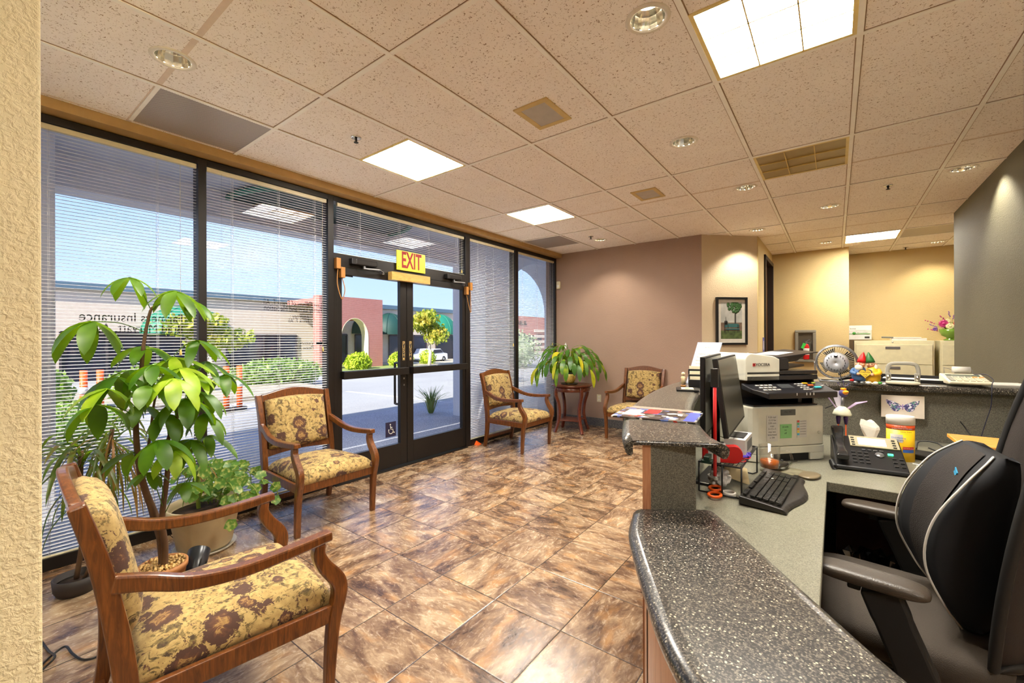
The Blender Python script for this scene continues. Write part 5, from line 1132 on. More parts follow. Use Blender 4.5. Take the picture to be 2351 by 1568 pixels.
# ================================================================ on the high counter
mg = thing('magazine', 'glossy magazine with a dark cover lying on the high counter', 'magazine', (-.515, 1.555, ZC), .12)
tm = NT('magazine_cover'); co = tm.co((1, 1, 1)); v = tm.n('TexVoronoi', Scale=38); tm.l(co, v.inputs['Vector']); s5 = tm.n('SeparateColor'); tm.l(v.outputs['Color'], s5.inputs[0]); tm.base(tm.ramp(s5.outputs[0], [(.2, lin(60, 56, 56)), (.4, lin(120, 116, 112)), (.6, lin(90, 110, 170)), (.75, lin(220, 216, 210)), (.92, lin(170, 50, 40))], True)); tm.set(Roughness=.15)
o('cover', B().bb(-.14, .14, -.105, .105, 0, .005), tm.m, mg); o('title_block', B().bb(-.115, -.06, -.06, .06, .005, .0056), M_paper, mg); o('photo_block', B().bb(-.05, -.0, -.0, .09, .005, .0056), M_red, mg); o('blue_block', B().bb(.10, .135, -.09, .09, .005, .0056), flat('cover_blue', (70, 84, 190), .3), mg)
m2_ = thing('magazine', 'second magazine half hidden under the dark one on the counter', 'magazine', (-.53, 1.66, ZC), .05); o('cover', B().bb(-.13, .13, -.05, .05, 0, .004), flat('grey_cover', (150, 140, 128), .25), m2_)
ct = thing('card_tray', 'small flat black tray with a colourful strip on the counter', 'tray', (-.635, 2.40, ZC), .3); o('tray', B().bb(-.055, .055, -.065, .065, 0, .010), M_black, ct, .002); o('strip', B().bb(-.03, .03, -.04, .05, .010, .0115), flat('strip_cream', (200, 190, 170), .4), ct); o('colour_patch', B().bb(-.012, .012, -.01, .02, .0115, .0125), flat('patch_gold', (220, 160, 60), .4), ct)
bh = thing('card_holder', 'black stepped business card holder with cards on the counter', 'card holder', (-.635, 2.62, ZC), .3)
for k in range(3): o('pocket', B().bb(-.05, .05, -.06+k*.035, -.035+k*.035, 0, .045+k*.028), M_black, bh, .002); o('card_stack', B().bb(-.044, .044, -.052+k*.035, -.04+k*.035, .03+k*.028, .062+k*.028), flat('card_cream', (206, 196, 170), .6), bh)
fg = thing('figurine', 'tiny tan figurine beside the card holder on the counter', 'figurine', (-.70, 2.56, ZC)); o('base', B().cyl((0, 0, 0), .014, .012), M_brass, fg); o('body', B().lathe([(.001, 0), (.014, .005), (.010, .03), (.013, .045), (.001, .055)], (0, 0, .012), 14), flat('tan_ceramic', (196, 176, 140), .4), fg); o('head', B().ball((0, 0, .075), .011, 12, 8), flat('tan_ceramic', (196, 176, 140), .4), fg)
# leaning acrylic sign
p0 = at(1577, 884, Z=ZC); ac = thing('notice_stand', 'tilted acrylic stand with a printed white notice on the counter', 'sign', (-.665, 2.74, ZC), -.62)
Mx = Euler((-.34, 0, 0)).to_matrix().to_4x4(); b = B(); b.box((0, 0, .135), (.20, .004, .27)); b.v = [Mx @ v for v in b.v]; o('acrylic_panel', b, flat('acrylic_edge', (170, 180, 204), .1), ac, .001)
b = B(); b.box((0, -.003, .135), (.182, .001, .25)); b.v = [Mx @ v for v in b.v]; pp = o('notice_sheet', b, M_paper, ac)
for k, s_ in enumerate(['NOTICE', '', 'To all of our Customers:', 'For your health and safety,', 'please wait in the lobby until', 'the receptionist calls you.', 'Please silence phones.', '', 'Thank you for your', 'patience and understanding.']):
    if s_: q = Mx @ Vector((0, -.0037, .235-k*.021)); text('lettering', s_, .0125, q, (PI/2-.34, 0, 0), M_ink, pp, .0001)
o('foot', B().bb(-.10, .10, -.05, .03, 0, .004), M_clear, ac)
# on the back counter
def cpt(px, dy=0.0): p = at(px, 877, Z=ZC); return p
fan = thing('desk_fan', 'round grey USB desk fan on the back counter', 'fan', (.005, 3.43, ZC), -.05); R0 = .105; zc = .125
Mf = Matrix.Translation((0, 0, zc)) @ Euler((PI/2+.08, 0, 0)).to_matrix().to_4x4()
o('ring', B().tube([Mf @ Vector((R0*math.cos(a*PI/18), R0*math.sin(a*PI/18), -.015)) for a in range(36)], .007, 8, True), M_steel, fan); o('ring', B().tube([Mf @ Vector((R0*.98*math.cos(a*PI/18), R0*.98*math.sin(a*PI/18), .018)) for a in range(36)], .004, 6, True), M_steel, fan)
gr = B()
for a in range(48): c_, s_ = math.cos(a*PI/24), math.sin(a*PI/24); gr.tube([Mf @ Vector((.05*c_, .05*s_, .038)), Mf @ Vector((.085*c_, .085*s_, .032)), Mf @ Vector((R0*c_, R0*s_, .015))], .0012, 4)
o('grille', gr, flat('fan_wire', (190, 180, 150), .3), fan); o('motor_housing', B().lathe([(.001, .052), (.035, .05), (.060, .040), (.066, .025), (.06, -.01), (.001, -.01)], (0, 0, 0), 32, Mf), flat('fan_silver', (176, 178, 184), .35, .3), fan)
o('vent_slot', (lambda b: [b.box(tuple(Mf @ Vector((.047*math.cos(a*PI/9), .047*math.sin(a*PI/9), .047))), (.003, .003, .012), 0) for a in range(18)] and b)(B()), M_black, fan)
o('switch', B().box(tuple(Mf @ Vector((.0, .042, .052))), (.018, .006, .010)), M_black, fan)
bl = B()
for a in range(4): q = a*PI/2+.4; bl.add([Mf @ Vector((.02*math.cos(q), .02*math.sin(q), -.02)), Mf @ Vector((.09*math.cos(q-.3), .09*math.sin(q-.3), -.03)), Mf @ Vector((.09*math.cos(q+.5), .09*math.sin(q+.5), -.008)), Mf @ Vector((.03*math.cos(q+.6), .03*math.sin(q+.6), -.012))], [(0, 1, 2, 3)])
o('blade', bl, M_dark, fan)
o('stand', B().tube(smoothpts([(-R0-.008, 0, zc), (-R0-.004, .0, .06), (-R0+.02, .0, .006), (0, .0, .005), (R0-.02, .0, .006), (R0+.004, .0, .06), (R0+.008, 0, zc)], 6), .004, 6).tube([(-R0+.02, -.05, .005), (-R0+.02, .05, .005), (R0-.02, .05, .005), (R0-.02, -.05, .005)], .004, 6, True), M_steel, fan)
o('cable', B().tube(smoothpts([Mf @ Vector((0, -.045, .05)), (.02, -.085, .06), (.03, -.10, .012), (.03, -.16, -.02), (.0, -.13, -.12), (-.05, -.12, -.16)], 6), .0028, 6), M_black, fan)
gn = thing('gnome_figurine', 'pair of garden gnomes holding a FOREVER heart on the back counter', 'figurine', (.148, 3.36, ZC), -.12)
M_gb = flat('gnome_blue', (70, 104, 150), .4); M_gy = flat('gnome_yellow', (236, 180, 30), .4); M_sk = flat('gnome_skin', (222, 164, 130), .5); M_be = flat('gnome_beard', (222, 216, 200), .6); M_hg = flat('gnome_hat_green', (44, 104, 50), .35)
for s_, cb, hat, lbn in ((-1, M_gb, M_red, 'a'), (1, M_gy, M_hg, 'b')):
    o('coat', B().lathe([(.001, .018), (.036, .02), (.040, .045), (.034, .08), (.020, .105), (.001, .11)], (s_*.030, 0, 0), 20, None, 1, .8), cb, gn)
    o('trousers', B().ball((s_*.030, 0, .028), (.036, .028, .018), 16, 8), M_dark if s_ < 0 else M_gy, gn)
    for k in (-1, 1): o('boot', B().ball((s_*.030+k*.016, -.022, .010), (.014, .020, .010), 12, 8), M_steel if s_ < 0 else M_be, gn)
    o('head', B().ball((s_*.022, -.006, .118), (.021, .019, .020), 16, 10), M_sk, gn); o('nose', B().ball((s_*.012, -.027, .116), .006, 10, 6), M_sk, gn); o('ear', B().ball((s_*.046, -.002, .120), (.006, .004, .008), 8, 6), M_sk, gn)
    o('hat', B().lathe([(.024, 0), (.021, .018), (.013, .040), (.004, .060), (.001, .064)], (0, 0, 0), 20, Matrix.Translation((s_*.020, -.002, .130)) @ Euler((0, -s_*.14, 0)).to_matrix().to_4x4()), hat, gn)
    o('beard' if s_ < 0 else 'hair', B().ball((s_*.032 if s_ < 0 else .044, -.018 if s_ < 0 else -.004, .100), (.020 if s_ < 0 else .012, .012, .020), 14, 8), M_be, gn)
    for k in (-1, 1): o('eye', B().ball((s_*.022+k*.007, -.024, .122), .0026, 8, 5), M_black, gn)
    o('hand', B().ball((s_*.032, -.040, .062), (.010, .008, .009), 10, 6), M_sk, gn); o('arm', B().tube(smoothpts([(s_*.056, -.0, .088), (s_*.064, -.022, .07), (s_*.040, -.038, .062)], 4), [.012]*8+[.010], 8), cb, gn)
hp = []
for k in range(40): a = 2*PI*k/40; hp.append((.00205*16*math.sin(a)**3, .0021*(13*math.cos(a)-5*math.cos(2*a)-2*math.cos(3*a)-math.cos(4*a))))
o('heart', B().prism(hp, .0, .008, Matrix.Translation((0, -.034, .066)) @ Euler((PI/2, 0, 0)).to_matrix().to_4x4()), flat('heart_rim', (84, 62, 48), .6), gn, .002)
hf = o('heart_face', B().prism([(x*.82, y*.82) for x, y in hp], .008, .010, Matrix.Translation((0, -.034, .066)) @ Euler((PI/2, 0, 0)).to_matrix().to_4x4()), flat('heart_yellow', (228, 192, 60), .5), gn)
text('lettering', 'FOREVER', .0125, (0, -.0445, .073), (PI/2, 0, 0), M_ink, hf, .0003, 'CENTER', .9); o('drawn_heart', B().tube([(x*.25, -.0445, z*.25+.056) for x, z in hp], .0007, 4, True), M_ink, hf)
for s_, m in ((-1, M_red), (1, M_green)): o('toadstool', B().ball((s_*.066, -.02, .020 if s_ < 0 else .012), (.011, .011, .008), 12, 8), m, gn)
hp_ = thing('hole_punch', 'grey two hole punch with an arched handle on the back counter', 'hole punch', (.322, 3.46, ZC), -.05); M_hp = flat('punch_grey', (150, 148, 138), .4)
o('base', B().pillow((0, -.005, .010), (.155, .085, .020), .35, dome=.5), flat('punch_base', (196, 190, 168), .4), hp_)
hd = smoothpts([(-.070, 0, .055), (-.066, 0, .10), (-.050, 0, .122), (0, 0, .126), (.050, 0, .122), (.066, 0, .10), (.070, 0, .055)], 5); o('handle', B().sweep(hd, (0, 1, 0), .028, .020), M_hp, hp_, .006)
for s_ in (-1, 1): o('punch_post', B().bb(s_*.064-.012, s_*.064+.012, -.016, .016, .018, .068), M_hp, hp_, .003); o('punch_pin', B().cyl((s_*.064, -.018, .022), .007, .035), M_chrome, hp_)
tr = thing('letter_tray', 'black letter tray with papers at the back of the counter', 'tray', (.37, 3.73, ZC), -.12)
b = B(); b.bb(-.17, .17, -.11, .11, 0, .006); b.bb(-.17, .17, .105, .11, 0, .035); b.bb(-.17, -.165, -.11, .11, 0, .04); b.bb(.165, .17, -.11, .11, 0, .035); b.bb(-.17, .17, -.11, -.105, 0, .02); o('tray', b, M_black, tr); o('papers', B().bb(-.12, .15, -.1, .1, .006, .016), M_paper, tr)
ca = thing('calculator', 'cream printing calculator with paper roll on the counter edge', 'calculator', (.605, 3.60, ZC), .06); ca.scale = (.82, .82, 1)
b = B(); b.add([(-.11, -.125, .012), (.11, -.125, .012), (.11, .12, .005), (-.11, .12, .005), (-.105, -.13, .026), (.105, -.13, .026), (.11, .12, .062), (-.11, .12, .062)], [(3, 2, 1, 0), (4, 5, 6, 7), (0, 1, 5, 4), (1, 2, 6, 5), (2, 3, 7, 6), (3, 0, 4, 7)]); o('body', b, flat('calculator_cream', (216, 208, 184), .4), ca, .008)
sa = math.atan2(.036, .25)
def cal(x, v, w, d, m, nm, h=.004): y = -.13+.25*v; return o(nm, B().box((x, y, .026+.036*v+h/2), (w, d, h), 0, sa), m, ca, .001)
cal(0, .74, .175, .040, flat('calculator_lcd', (96, 108, 92), .2), 'display', .003)
for r in range(4):
    for k in range(6): cal(-.082+k*.033, .12+r*.13, .024, .022, [flat('calc_key', (196, 190, 168), .4), flat('calc_key_grey', (150, 150, 140), .4)][k == 0 or r == 3] if not (k > 3 and r == 3) else flat('calc_key_warm', (220, 150, 60), .4), 'key', .006)
o('paper_roll', B().tube([(-.035, .135, .085), (.06, .135, .085)], .018, 16), M_paper, ca); o('roll_holder', B().tube([(-.08, .12, .06), (-.08, .135, .095), (-.04, .135, .085)], .002, 5).tube([(.07, .12, .06), (.07, .135, .085)], .002, 5), M_steel, ca)
o('cable', B().tube(smoothpts([(.07, .10, .06), (.11, .02, .065), (.125, -.06, .04), (.10, -.13, .02), (.09, -.165, -.02), (.09, -.15, -.10), (.07, -.145, -.18), (.05, -.14, -.26), (.04, -.14, -.32)], 6), .0026, 6), flat('navy_cable', (30, 32, 56), .4), ca)
lp = thing('loose_papers', 'loose white papers lying behind the calculator', 'papers', (.78, 3.78, ZC), .2); o('sheet', B().bb(-.12, .12, -.1, .1, 0, .004), M_paper, lp)
# ================================================================ walls and back office
u = (A1-A0).normalized(); nrm = Vector((u.y, -u.x)); pc = A0+u*.425; fa = math.atan2(u.y, u.x)
pf = thing('picture_frame', 'black framed picture of a bench beneath a tree', 'picture', (pc.x+nrm.x*.002, pc.y+nrm.y*.002, 1.592), fa); w, h = .228, .322
b = B(); b.bb(-w, w, -.03, 0, h-.028, h); b.bb(-w, w, -.03, 0, -h, -h+.028); b.bb(-w, -w+.028, -.03, 0, -h+.028, h-.028); b.bb(w-.028, w, -.03, 0, -h+.028, h-.028); o('frame', b, M_black, pf, .002)
o('mat_board', B().bb(-w+.02, w-.02, -.010, -.001, -h+.02, h-.02), M_paper, pf)
def pic(x0, x1, z0, z1, m, d=.0105, nm='picture_print'): return o(nm, B().bb(x0, x1, -d, -.009, z0, z1), m, par)
pm = NT('print_sky'); pm.base(pm.ramp(pm.noise(pm.co(), 6, 3), [(.3, lin(150, 154, 156)), (.7, lin(196, 200, 200))])); par = pf
pp_ = pic(-.155, .155, -.24, .255, pm.m); par = pp_
pic(-.155, .155, -.24, -.13, flat('print_grass', (74, 92, 50), .8, var=.5), .0112, 'print_lawn'); pic(-.155, .155, -.13, -.02, flat('print_wall', (110, 92, 80), .8, var=.3), .0110, 'print_wall')
pic(.045, .068, -.06, .20, flat('print_bark', (60, 60, 58), .8), .0118, 'print_trunk'); b = B()
for k in range(60): a = random.uniform(0, 6.28); r = random.uniform(.2, 1); b.lathe([(.001, 0), (random.uniform(.012, .026), 0), (.001, .0004)], (0, 0, 0), 7, Matrix.Translation((.04+r*.105*math.cos(a), -.0122, .205+r*.05*math.sin(a)*(1 if math.sin(a) > 0 else 1.8))) @ Euler((PI/2, 0, 0)).to_matrix().to_4x4())
b.v = [Vector((max(-.155, min(.155, v.x)), v.y, min(v.z, .255))) for v in b.v]; o('print_foliage', b, flat('print_leaves', (44, 84, 40), .8, var=.5), pp_)
b = B(); b.bb(-.10, .105, -.0125, -.011, -.085, -.035); b.bb(-.08, .115, -.013, -.011, -.115, -.10); o('print_bench', b, flat('print_teal', (44, 96, 100), .7), pp_)
b = B()
for x in (-.10, -.05, .09, .11): b.bb(x-.004, x+.004, -.0128, -.011, -.155, -.05)
b.bb(-.11, .12, -.0128, -.011, -.124, -.116); b.lathe([(.001, 0), (.026, 0), (.026, .0004), (.001, .0004)], (0, 0, 0), 16, Matrix.Translation((-.082, -.0122, -.015)) @ Euler((PI/2, 0, 0)).to_matrix().to_4x4()); b.bb(-.106, -.058, -.0126, -.011, -.055, -.015); b.bb(-.084, -.080, -.0126, -.011, .01, .055); o('print_birdcage', b, M_ink, pp_)
# light blue room sign by the door
rs_ = thing('room_sign', 'narrow blue room sign by the dark office door', 'sign', (-.838, 7.20, 1.24)); o('plate', B().bb(0, .004, -.075, .075, -.13, .13), flat('sign_blue', (84, 84, 160), .5), rs_); o('white_symbol', B().bb(.004, .0045, -.04, .04, -.05, .08), M_paper, rs_)
# extinguisher cabinet
a, c_ = at(1825, 758, Y=8.34), at(1874, 832, Y=8.34); ec = thing('extinguisher_cabinet', 'grey framed wall cabinet holding a fire extinguisher', 'cabinet', ((a.x+c_.x)/2, 8.345, (a.z+c_.z)/2)); w, h = abs(c_.x-a.x)/2, abs(a.z-c_.z)/2
b = B(); f_ = .045; b.bb(-w, w, -.03, 0, h-f_, h); b.bb(-w, w, -.03, 0, -h, -h+f_); b.bb(-w, -w+f_, -.03, 0, -h+f_, h-f_); b.bb(w-f_, w, -.03, 0, -h+f_, h-f_); o('frame', b, flat('cabinet_grey', (128, 124, 112), .5), ec, .008)
o('backing', B().bb(-w+f_, w-f_, -.003, -.001, -h+f_, h-f_), flat('cabinet_inside', (84, 76, 62), .6), ec); o('pane', B().bb(-w+f_, w-f_, -.029, -.027, -h+f_, h-f_), M_clear, ec)
fe = thing('fire_extinguisher', 'red fire extinguisher with green tag inside the grey cabinet', 'extinguisher', (ec.location.x+.012, 8.322, ec.location.z-h+f_+.002)); fe.scale = (.8, .25, .8)
o('cylinder', B().lathe([(.001, 0), (.05, .0), (.052, .01), (.052, .25), (.035, .30), (.018, .31), (.001, .31)], seg=24), M_red, fe); o('label', B().lathe([(.0525, .13), (.0525, .22)], seg=24), M_paper, fe); o('label', B().lathe([(.0525, .09), (.0525, .105)], seg=24), M_paper, fe)
o('valve', B().cyl((0, 0, .31), .015, .04), M_steel, fe); o('lever', B().sweep([(-.02, 0, .345), (.06, 0, .40)], (0, 1, 0), .02, .008).sweep([(-.02, 0, .34), (.075, 0, .33)], (0, 1, 0), .02, .008), M_steel, fe); o('hose', B().tube(smoothpts([(-.02, 0, .33), (-.065, 0, .28), (-.06, 0, .12)], 5), .008, 6), M_black, fe)
o('inspection_tag', B().box((-.045, -.04, .27), (.055, .002, .11), 0, 0, .35), flat('tag_green', (60, 200, 80), .6), fe)
# lateral file cabinets
M_file = flat('file_cabinet_cream', (206, 200, 166), .45)
def filecab(x0, x1, y0, y1, z1, lb, nd=4):
    t = thing('file_cabinet', lb, 'cabinet', ((x0+x1)/2, (y0+y1)/2, 0)); w, d = (x1-x0)/2, (y1-y0)/2
    o('body', B().bb(-w, w, -d+.02, d, 0, z1), M_file, t, .004); zt = z1-.055; hh = (zt-.05)/nd
    for k in range(nd):
        z0 = .05+k*hh; dr = o('drawer', B().bb(-w+.022, w-.022, -d, -d+.02, z0+.004, z0+hh-.004), M_file, t, .003)
        o('handle', B().bb(-.085, .085, -d-.006, -d+.002, z0+hh-.075, z0+hh-.035), M_steel, dr, .002)
    o('lock', B().lathe([(.001, .006), (.011, .006), (.012, 0)], (0, 0, 0), 12, Matrix.Translation((0, -d+.02, z1-.025)) @ Euler((PI/2, 0, 0)).to_matrix().to_4x4()), M_chrome, t); return t
filecab(.24, 1.155, 8.68, 9.12, 1.315, 'wide cream four drawer file cabinet beneath the paper cutter'); filecab(1.215, 2.13, 8.68, 9.12, 1.315, 'cream file cabinet beneath the flower arrangement, partly behind the grey wall')
tag(o('dark_panel', B().bb(.175, .235, 8.72, 9.12, 0, 1.33), flat('brown_panel', (84, 66, 40), .6)), 'narrow brown cabinet side left of the wide file cabinet', 'panel')
bx = thing('paper_box', 'white and green copy paper carton on top of the brown cabinet end', 'box', (.31, 8.86, 1.331)); o('carton', B().bb(-.135, .145, -.12, .12, 0, .225), M_paper, bx, .002); o('lid_band', B().bb(-.137, .147, -.123, .123, .15, .225), flat('carton_lid', (232, 230, 218), .6), bx)
o('green_stripe', B().bb(-.135, .13, -.1245, -.123, .088, .096), M_green, bx); o('green_badge', B().lathe([(.001, .002), (.022, .002), (.022, 0)], (0, 0, 0), 20, Matrix.Translation((-.07, -.1235, .10)) @ Euler((PI/2, 0, 0)).to_matrix().to_4x4()), M_green, bx); text('lettering', 'boise', .035, (-.085, -.1245, .175), (PI/2, 0, 0), M_ink, bx, .0004); o('bar_code', B().bb(.06, .12, -.122, -.1205, .02, .05), M_dark, bx); text('lettering', '100% recycled paper', .016, (.03, -.1212, .108), (PI/2, 0, 0), M_green, bx, .0003)
pcu = thing('paper_cutter', 'white paper cutter with a grey handle on the wide file cabinet', 'paper cutter', (.82, 8.86, 1.316)); o('board', B().bb(-.13, .26, -.14, .12, 0, .035), M_white, pcu, .004); o('blade_arm', B().sweep([(-.24, -.13, .05), (-.12, -.13, .045), (.20, -.13, .042)], (0, 1, 0), .03, .018), M_white, pcu, .003); o('handle', B().sweep([(-.25, -.13, .052), (-.11, -.13, .046)], (0, 1, 0), .035, .026), flat('handle_grey', (120, 120, 108), .4), pcu, .006)
fv = thing('flower_arrangement', 'flower arrangement in a green ribbed bowl on the right file cabinet', 'flowers', (1.345, 8.84, 1.316)); M_pot = flat('green_glaze', (110, 150, 50), .2, coat=.5)
o('bowl', B().lathe([(.001, 0), (.075, 0), (.08, .012), (.045, .03), (.05, .045), (.10, .075), (.118, .12), (.122, .17), (.112, .17), (.105, .12), (.001, .11)], seg=36), M_pot, fv)
for i in range(26): a = random.uniform(0, 6.28); b = B(); r = random.uniform(.08, .17); zz = random.uniform(.15, .28); c_, s_ = math.cos(a), math.sin(a); b.sweep([(c_*.03, s_*.03, .14), (c_*r*.6, s_*r*.6, zz), (c_*r, s_*r, zz-.02)], (-s_, c_, 0), [.01, .035, .004], .002); o('leaf', b, M_leaf, fv)
def bloom(x, y, z, r, m, n=14, nm='flower'):
    b = B(); b.ball((x, y, z), r*.4, 10, 6)
    for k in range(n):
        a = 2*PI*k/n; e = .5*math.sin(k*2.1); c_, s_ = math.cos(a), math.sin(a); b.sweep([(x, y, z), (x+c_*r*.6, y-.01, z+s_*r*.6), (x+c_*r, y-.02*e, z+s_*r)], (-s_, 0, c_), [.012, .02, .004], .003)
    return o(nm, b, m, fv)
M_mag = flat('magenta_petal', (176, 40, 110), .6); M_crm = flat('cream_petal', (226, 220, 170), .6); M_rose = flat('rose_petal', (206, 84, 90), .6); M_vio = flat('violet_petal', (120, 80, 150), .6)
bloom(-.085, -.08, .245, .06, M_mag, 20); bloom(-.02, -.10, .205, .05, M_crm, 18); bloom(.05, -.09, .24, .045, M_rose, 16); bloom(-.04, -.04, .285, .035, M_crm, 12); bloom(.1, -.08, .20, .04, M_mag, 14); bloom(-.17, -.05, .17, .03, M_vio, 10)
for i, (x, z) in enumerate(((-.27, .30), (-.23, .24), (-.11, .36), (.03, .38), (.09, .35), (-.03, .42), (-.24, .17), (.14, .30))):
    b = B(); b.tube(smoothpts([(0, 0, .13), (x*.5, -.03, z*.8), (x, -.05, z)], 4), .002, 5); s2 = o('stem', b, M_gstem, fv); b = B()
    for k in range(5): b.ball((x*(1-k*.09)+random.uniform(-.008, .008), -.05+k*.003, z*(1-k*.04)), .0085, 8, 5)
    o('floret', b, M_vio if i % 2 else M_mag, s2)

sd = thing('soap_dispenser', 'white and navy dispenser on the counter behind the printer', 'dispenser', (-.50, 3.46, ZC), .5)
o('shell', B().lathe([(.001, 0), (.045, 0), (.048, .02), (.046, .12), (.030, .165), (.001, .175)], seg=24, sx=.7), M_white, sd); o('tank', B().bb(.0, .035, -.03, .03, .005, .13), flat('navy_tank', (36, 40, 80), .2), sd)
sp_ = thing('stapler', 'small black stapler between the fan and the gnomes', 'stapler', (.075, 3.45, ZC), .2); o('base', B().bb(-.06, .06, -.018, .018, 0, .008), M_black, sp_, .002); o('arm', B().sweep(smoothpts([(-.058, 0, .014), (0, 0, .026), (.058, 0, .022)], 4), (0, 1, 0), .028, .014), M_black, sp_, .003)
# ================================================================ office chair at the desk (faces -X)
oc = thing('office_chair', 'black mesh office chair pulled up to the desk', 'office chair', (.165, 1.89, 0), -.12)
M_oc = flat('chair_grey_black', (44, 38, 32), .5); M_ocs = flat('chair_seat_fabric', (58, 50, 42), .8, bump=.5, bscale=500); M_cu = flat('velvet_navy', (18, 20, 26), .8); M_ms = flat('mesh_ribbed', (36, 30, 28), .8, bump=.6, bscale=300)
b = B(); b.pillow((-.02, 0, .455), (.52, .52, .12), .38, dome=.6); o('seat', b, M_ocs, oc)
o('seat_pan', B().pillow((-.0, 0, .40), (.46, .46, .05), .4), M_blackm, oc)
for s_ in (-1, 1):
    y = s_*.325; N = 12
    o('armrest', B().pillow((-.055, y, .68), (.262, .092, .038), .5, dome=.8), flat('arm_pad', (62, 54, 46), .42, bump=.2, bscale=250), oc)
    o('arm_post', B().sweep(smoothpts([(.05, s_*.30, .40), (.045, y, .46), (.0, y, .58), (-.03, y, .66)], 5), (0, 1, 0), .045, [.09]*6+[.085]*5+[.09]*5), M_blackm, oc, .008)
    o('arm_lever', B().bb(-.10, -.07, y-.014, y+.014, .64, .665), M_blackm, oc, .004)
bk = B(); n = 12; vs = []
for i in range(n+1):
    v = i/n; z = .50+v*.78; w = .235+.03*math.sin(v*PI)-.05*max(0, v-.75)*4*.4; x = .19+.10*v*v+.03*v
    for j in range(13): u = -1+2*j/12; vs.append((x+.13*(1-u*u), u*w, z))
o('backrest_mesh', bk.add(vs, [(i*13+j, i*13+j+1, (i+1)*13+j+1, (i+1)*13+j) for i in range(n) for j in range(12)], True), flat('back_mesh', (40, 32, 28), .8, bump=.4, bscale=600), oc).modifiers.new('solid', 'SOLIDIFY').thickness = .008
rim = [vs[i*13] for i in range(n+1)]+[vs[n*13+j] for j in range(13)]+[vs[i*13+12] for i in range(n, -1, -1)]+[vs[j] for j in range(12, -1, -1)]
o('back_frame', B().tube(rim[:-1], .013, 8, True), M_blackm, oc)
o('back_spine', B().sweep(smoothpts([(.05, 0, .36), (.26, 0, .38), (.37, 0, .50), (.40, 0, .75), (.44, 0, .95)], 5), (0, 1, 0), .09, .04), M_oc, oc, .01)
o('back_brace', B().sweep(smoothpts([(.38, 0, .58), (.37, -.14, .68), (.27, -.24, .86)], 5), (0, 0, 1), .03, .02).sweep(smoothpts([(.38, 0, .58), (.37, .14, .68), (.27, .24, .86)], 5), (0, 0, 1), .03, .02), M_oc, oc)
o('gas_lift', B().cyl((0, 0, .12), .03, .27), M_blackm, oc)
for k in range(5):
    a = k*2*PI/5+.3; c_, s_ = math.cos(a), math.sin(a); sp = o('star_leg', B().sweep([(0, 0, .13), (c_*.18, s_*.18, .105), (c_*.31, s_*.31, .075)], (-s_, c_, 0), [.05, .045, .035], [.04, .03, .025]), M_blackm, oc, .004)
    o('caster', B().lathe([(.001, -.02), (.026, -.02), (.028, 0), (.026, .02), (.001, .02)], (0, 0, 0), 16, Matrix.Translation((c_*.31, s_*.31, .028)) @ Euler((PI/2, 0, a)).to_matrix().to_4x4()), M_blackm, sp)
# lumbar cushion resting against the back: winged shape with white piping
lc = thing('lumbar_cushion', 'black lumbar cushion with white piping on the office chair', 'cushion', (.165, 1.89, .50), .10)
def lerpt(tab, v):
    n = len(tab)
    for k in range(n-1):
        if v <= tab[k+1][0] or k == n-2:
            x0, p0 = tab[k]; x1, p1 = tab[k+1]; m0 = (p1-tab[k-1][1])/(x1-tab[k-1][0]) if k else (p1-p0)/(x1-x0); m1 = (tab[k+2][1]-p0)/(tab[k+2][0]-x0) if k < n-2 else (p1-p0)/(x1-x0)
            h = x1-x0; t = min(max((v-x0)/h, 0), 1); return (2*t**3-3*t*t+1)*p0+(t**3-2*t*t+t)*h*m0+(3*t*t-2*t**3)*p1+(t**3-t*t)*h*m1
XFt = [(0, .115), (.12, .075), (.35, .030), (.6, .045), (.85, .115), (1, .185)]; XRt = [(0, .17), (.5, .175), (1, .215)]
NU, NV = 30, 26; UF = .68; vs = []; fs = []
def cush(u, v):
    a = abs(u); s = 1 if u >= 0 else -1; z = .02+v*.50; hw = .165-.05*max(0, (v-.8)/.2)**2-.03*max(0, (.15-v)/.15); xf = lerpt(XFt, v); xr = lerpt(XRt, v)+.01
    if a <= UF: k = a/UF; y = s*k*hw; x = xf+.050*math.sin(min(1, v*1.05)*PI)*(1-k*k)**1.2
    else: k = (a-UF)/(1-UF); y = s*(hw+.018*math.sin(k*PI)-.02*k); x = xf+(xr-xf)*k
    return Vector((x, y, z-.025*(1-min(1, a/UF))*0))
for i in range(NU+1):
    for j in range(NV+1): vs.append(cush(-1+2*i/NU, j/NV))
for i in range(NU):
    for j in range(NV): a = i*(NV+1)+j; fs.append((a, a+1, a+NV+2, a+NV+1))
rim = [i*(NV+1) for i in range(NU+1)]+[NU*(NV+1)+j for j in range(1, NV+1)]+[i*(NV+1)+NV for i in range(NU-1, -1, -1)]+[j for j in range(NV-1, 0, -1)]; m = len(rim); n0 = len(vs)
for k in rim: vs.append(Vector((lerpt(XRt, (vs[k].z-.02)/.5)+.03, vs[k].y*.86, vs[k].z*.94+.015)))
fs += [(rim[k], rim[(k+1) % m], n0+(k+1) % m, n0+k) for k in range(m)]+[tuple(n0+k for k in range(m))]; o('pad', B().add(vs, fs, True), M_cu, lc)
b = B(); cv = []
for i in range(13):
    for j in range(NV+1): u = -.44+.88*i/12; c_ = cush(u, min(.995, .02+.98*j/NV)); cv.append(Vector((c_.x-.005, c_.y, c_.z)))
b.add(cv, [(i*(NV+1)+j, i*(NV+1)+j+1, (i+1)*(NV+1)+j+1, (i+1)*(NV+1)+j) for i in range(12) for j in range(NV)], True); o('ribbed_centre', b, M_ms, lc)
for s_ in (-1, 1): o('piping', B().tube([cush(s_*UF, j/NV)+Vector((-.003, s_*.002, 0)) for j in range(NV+1)], .0032, 6), M_paper, lc)
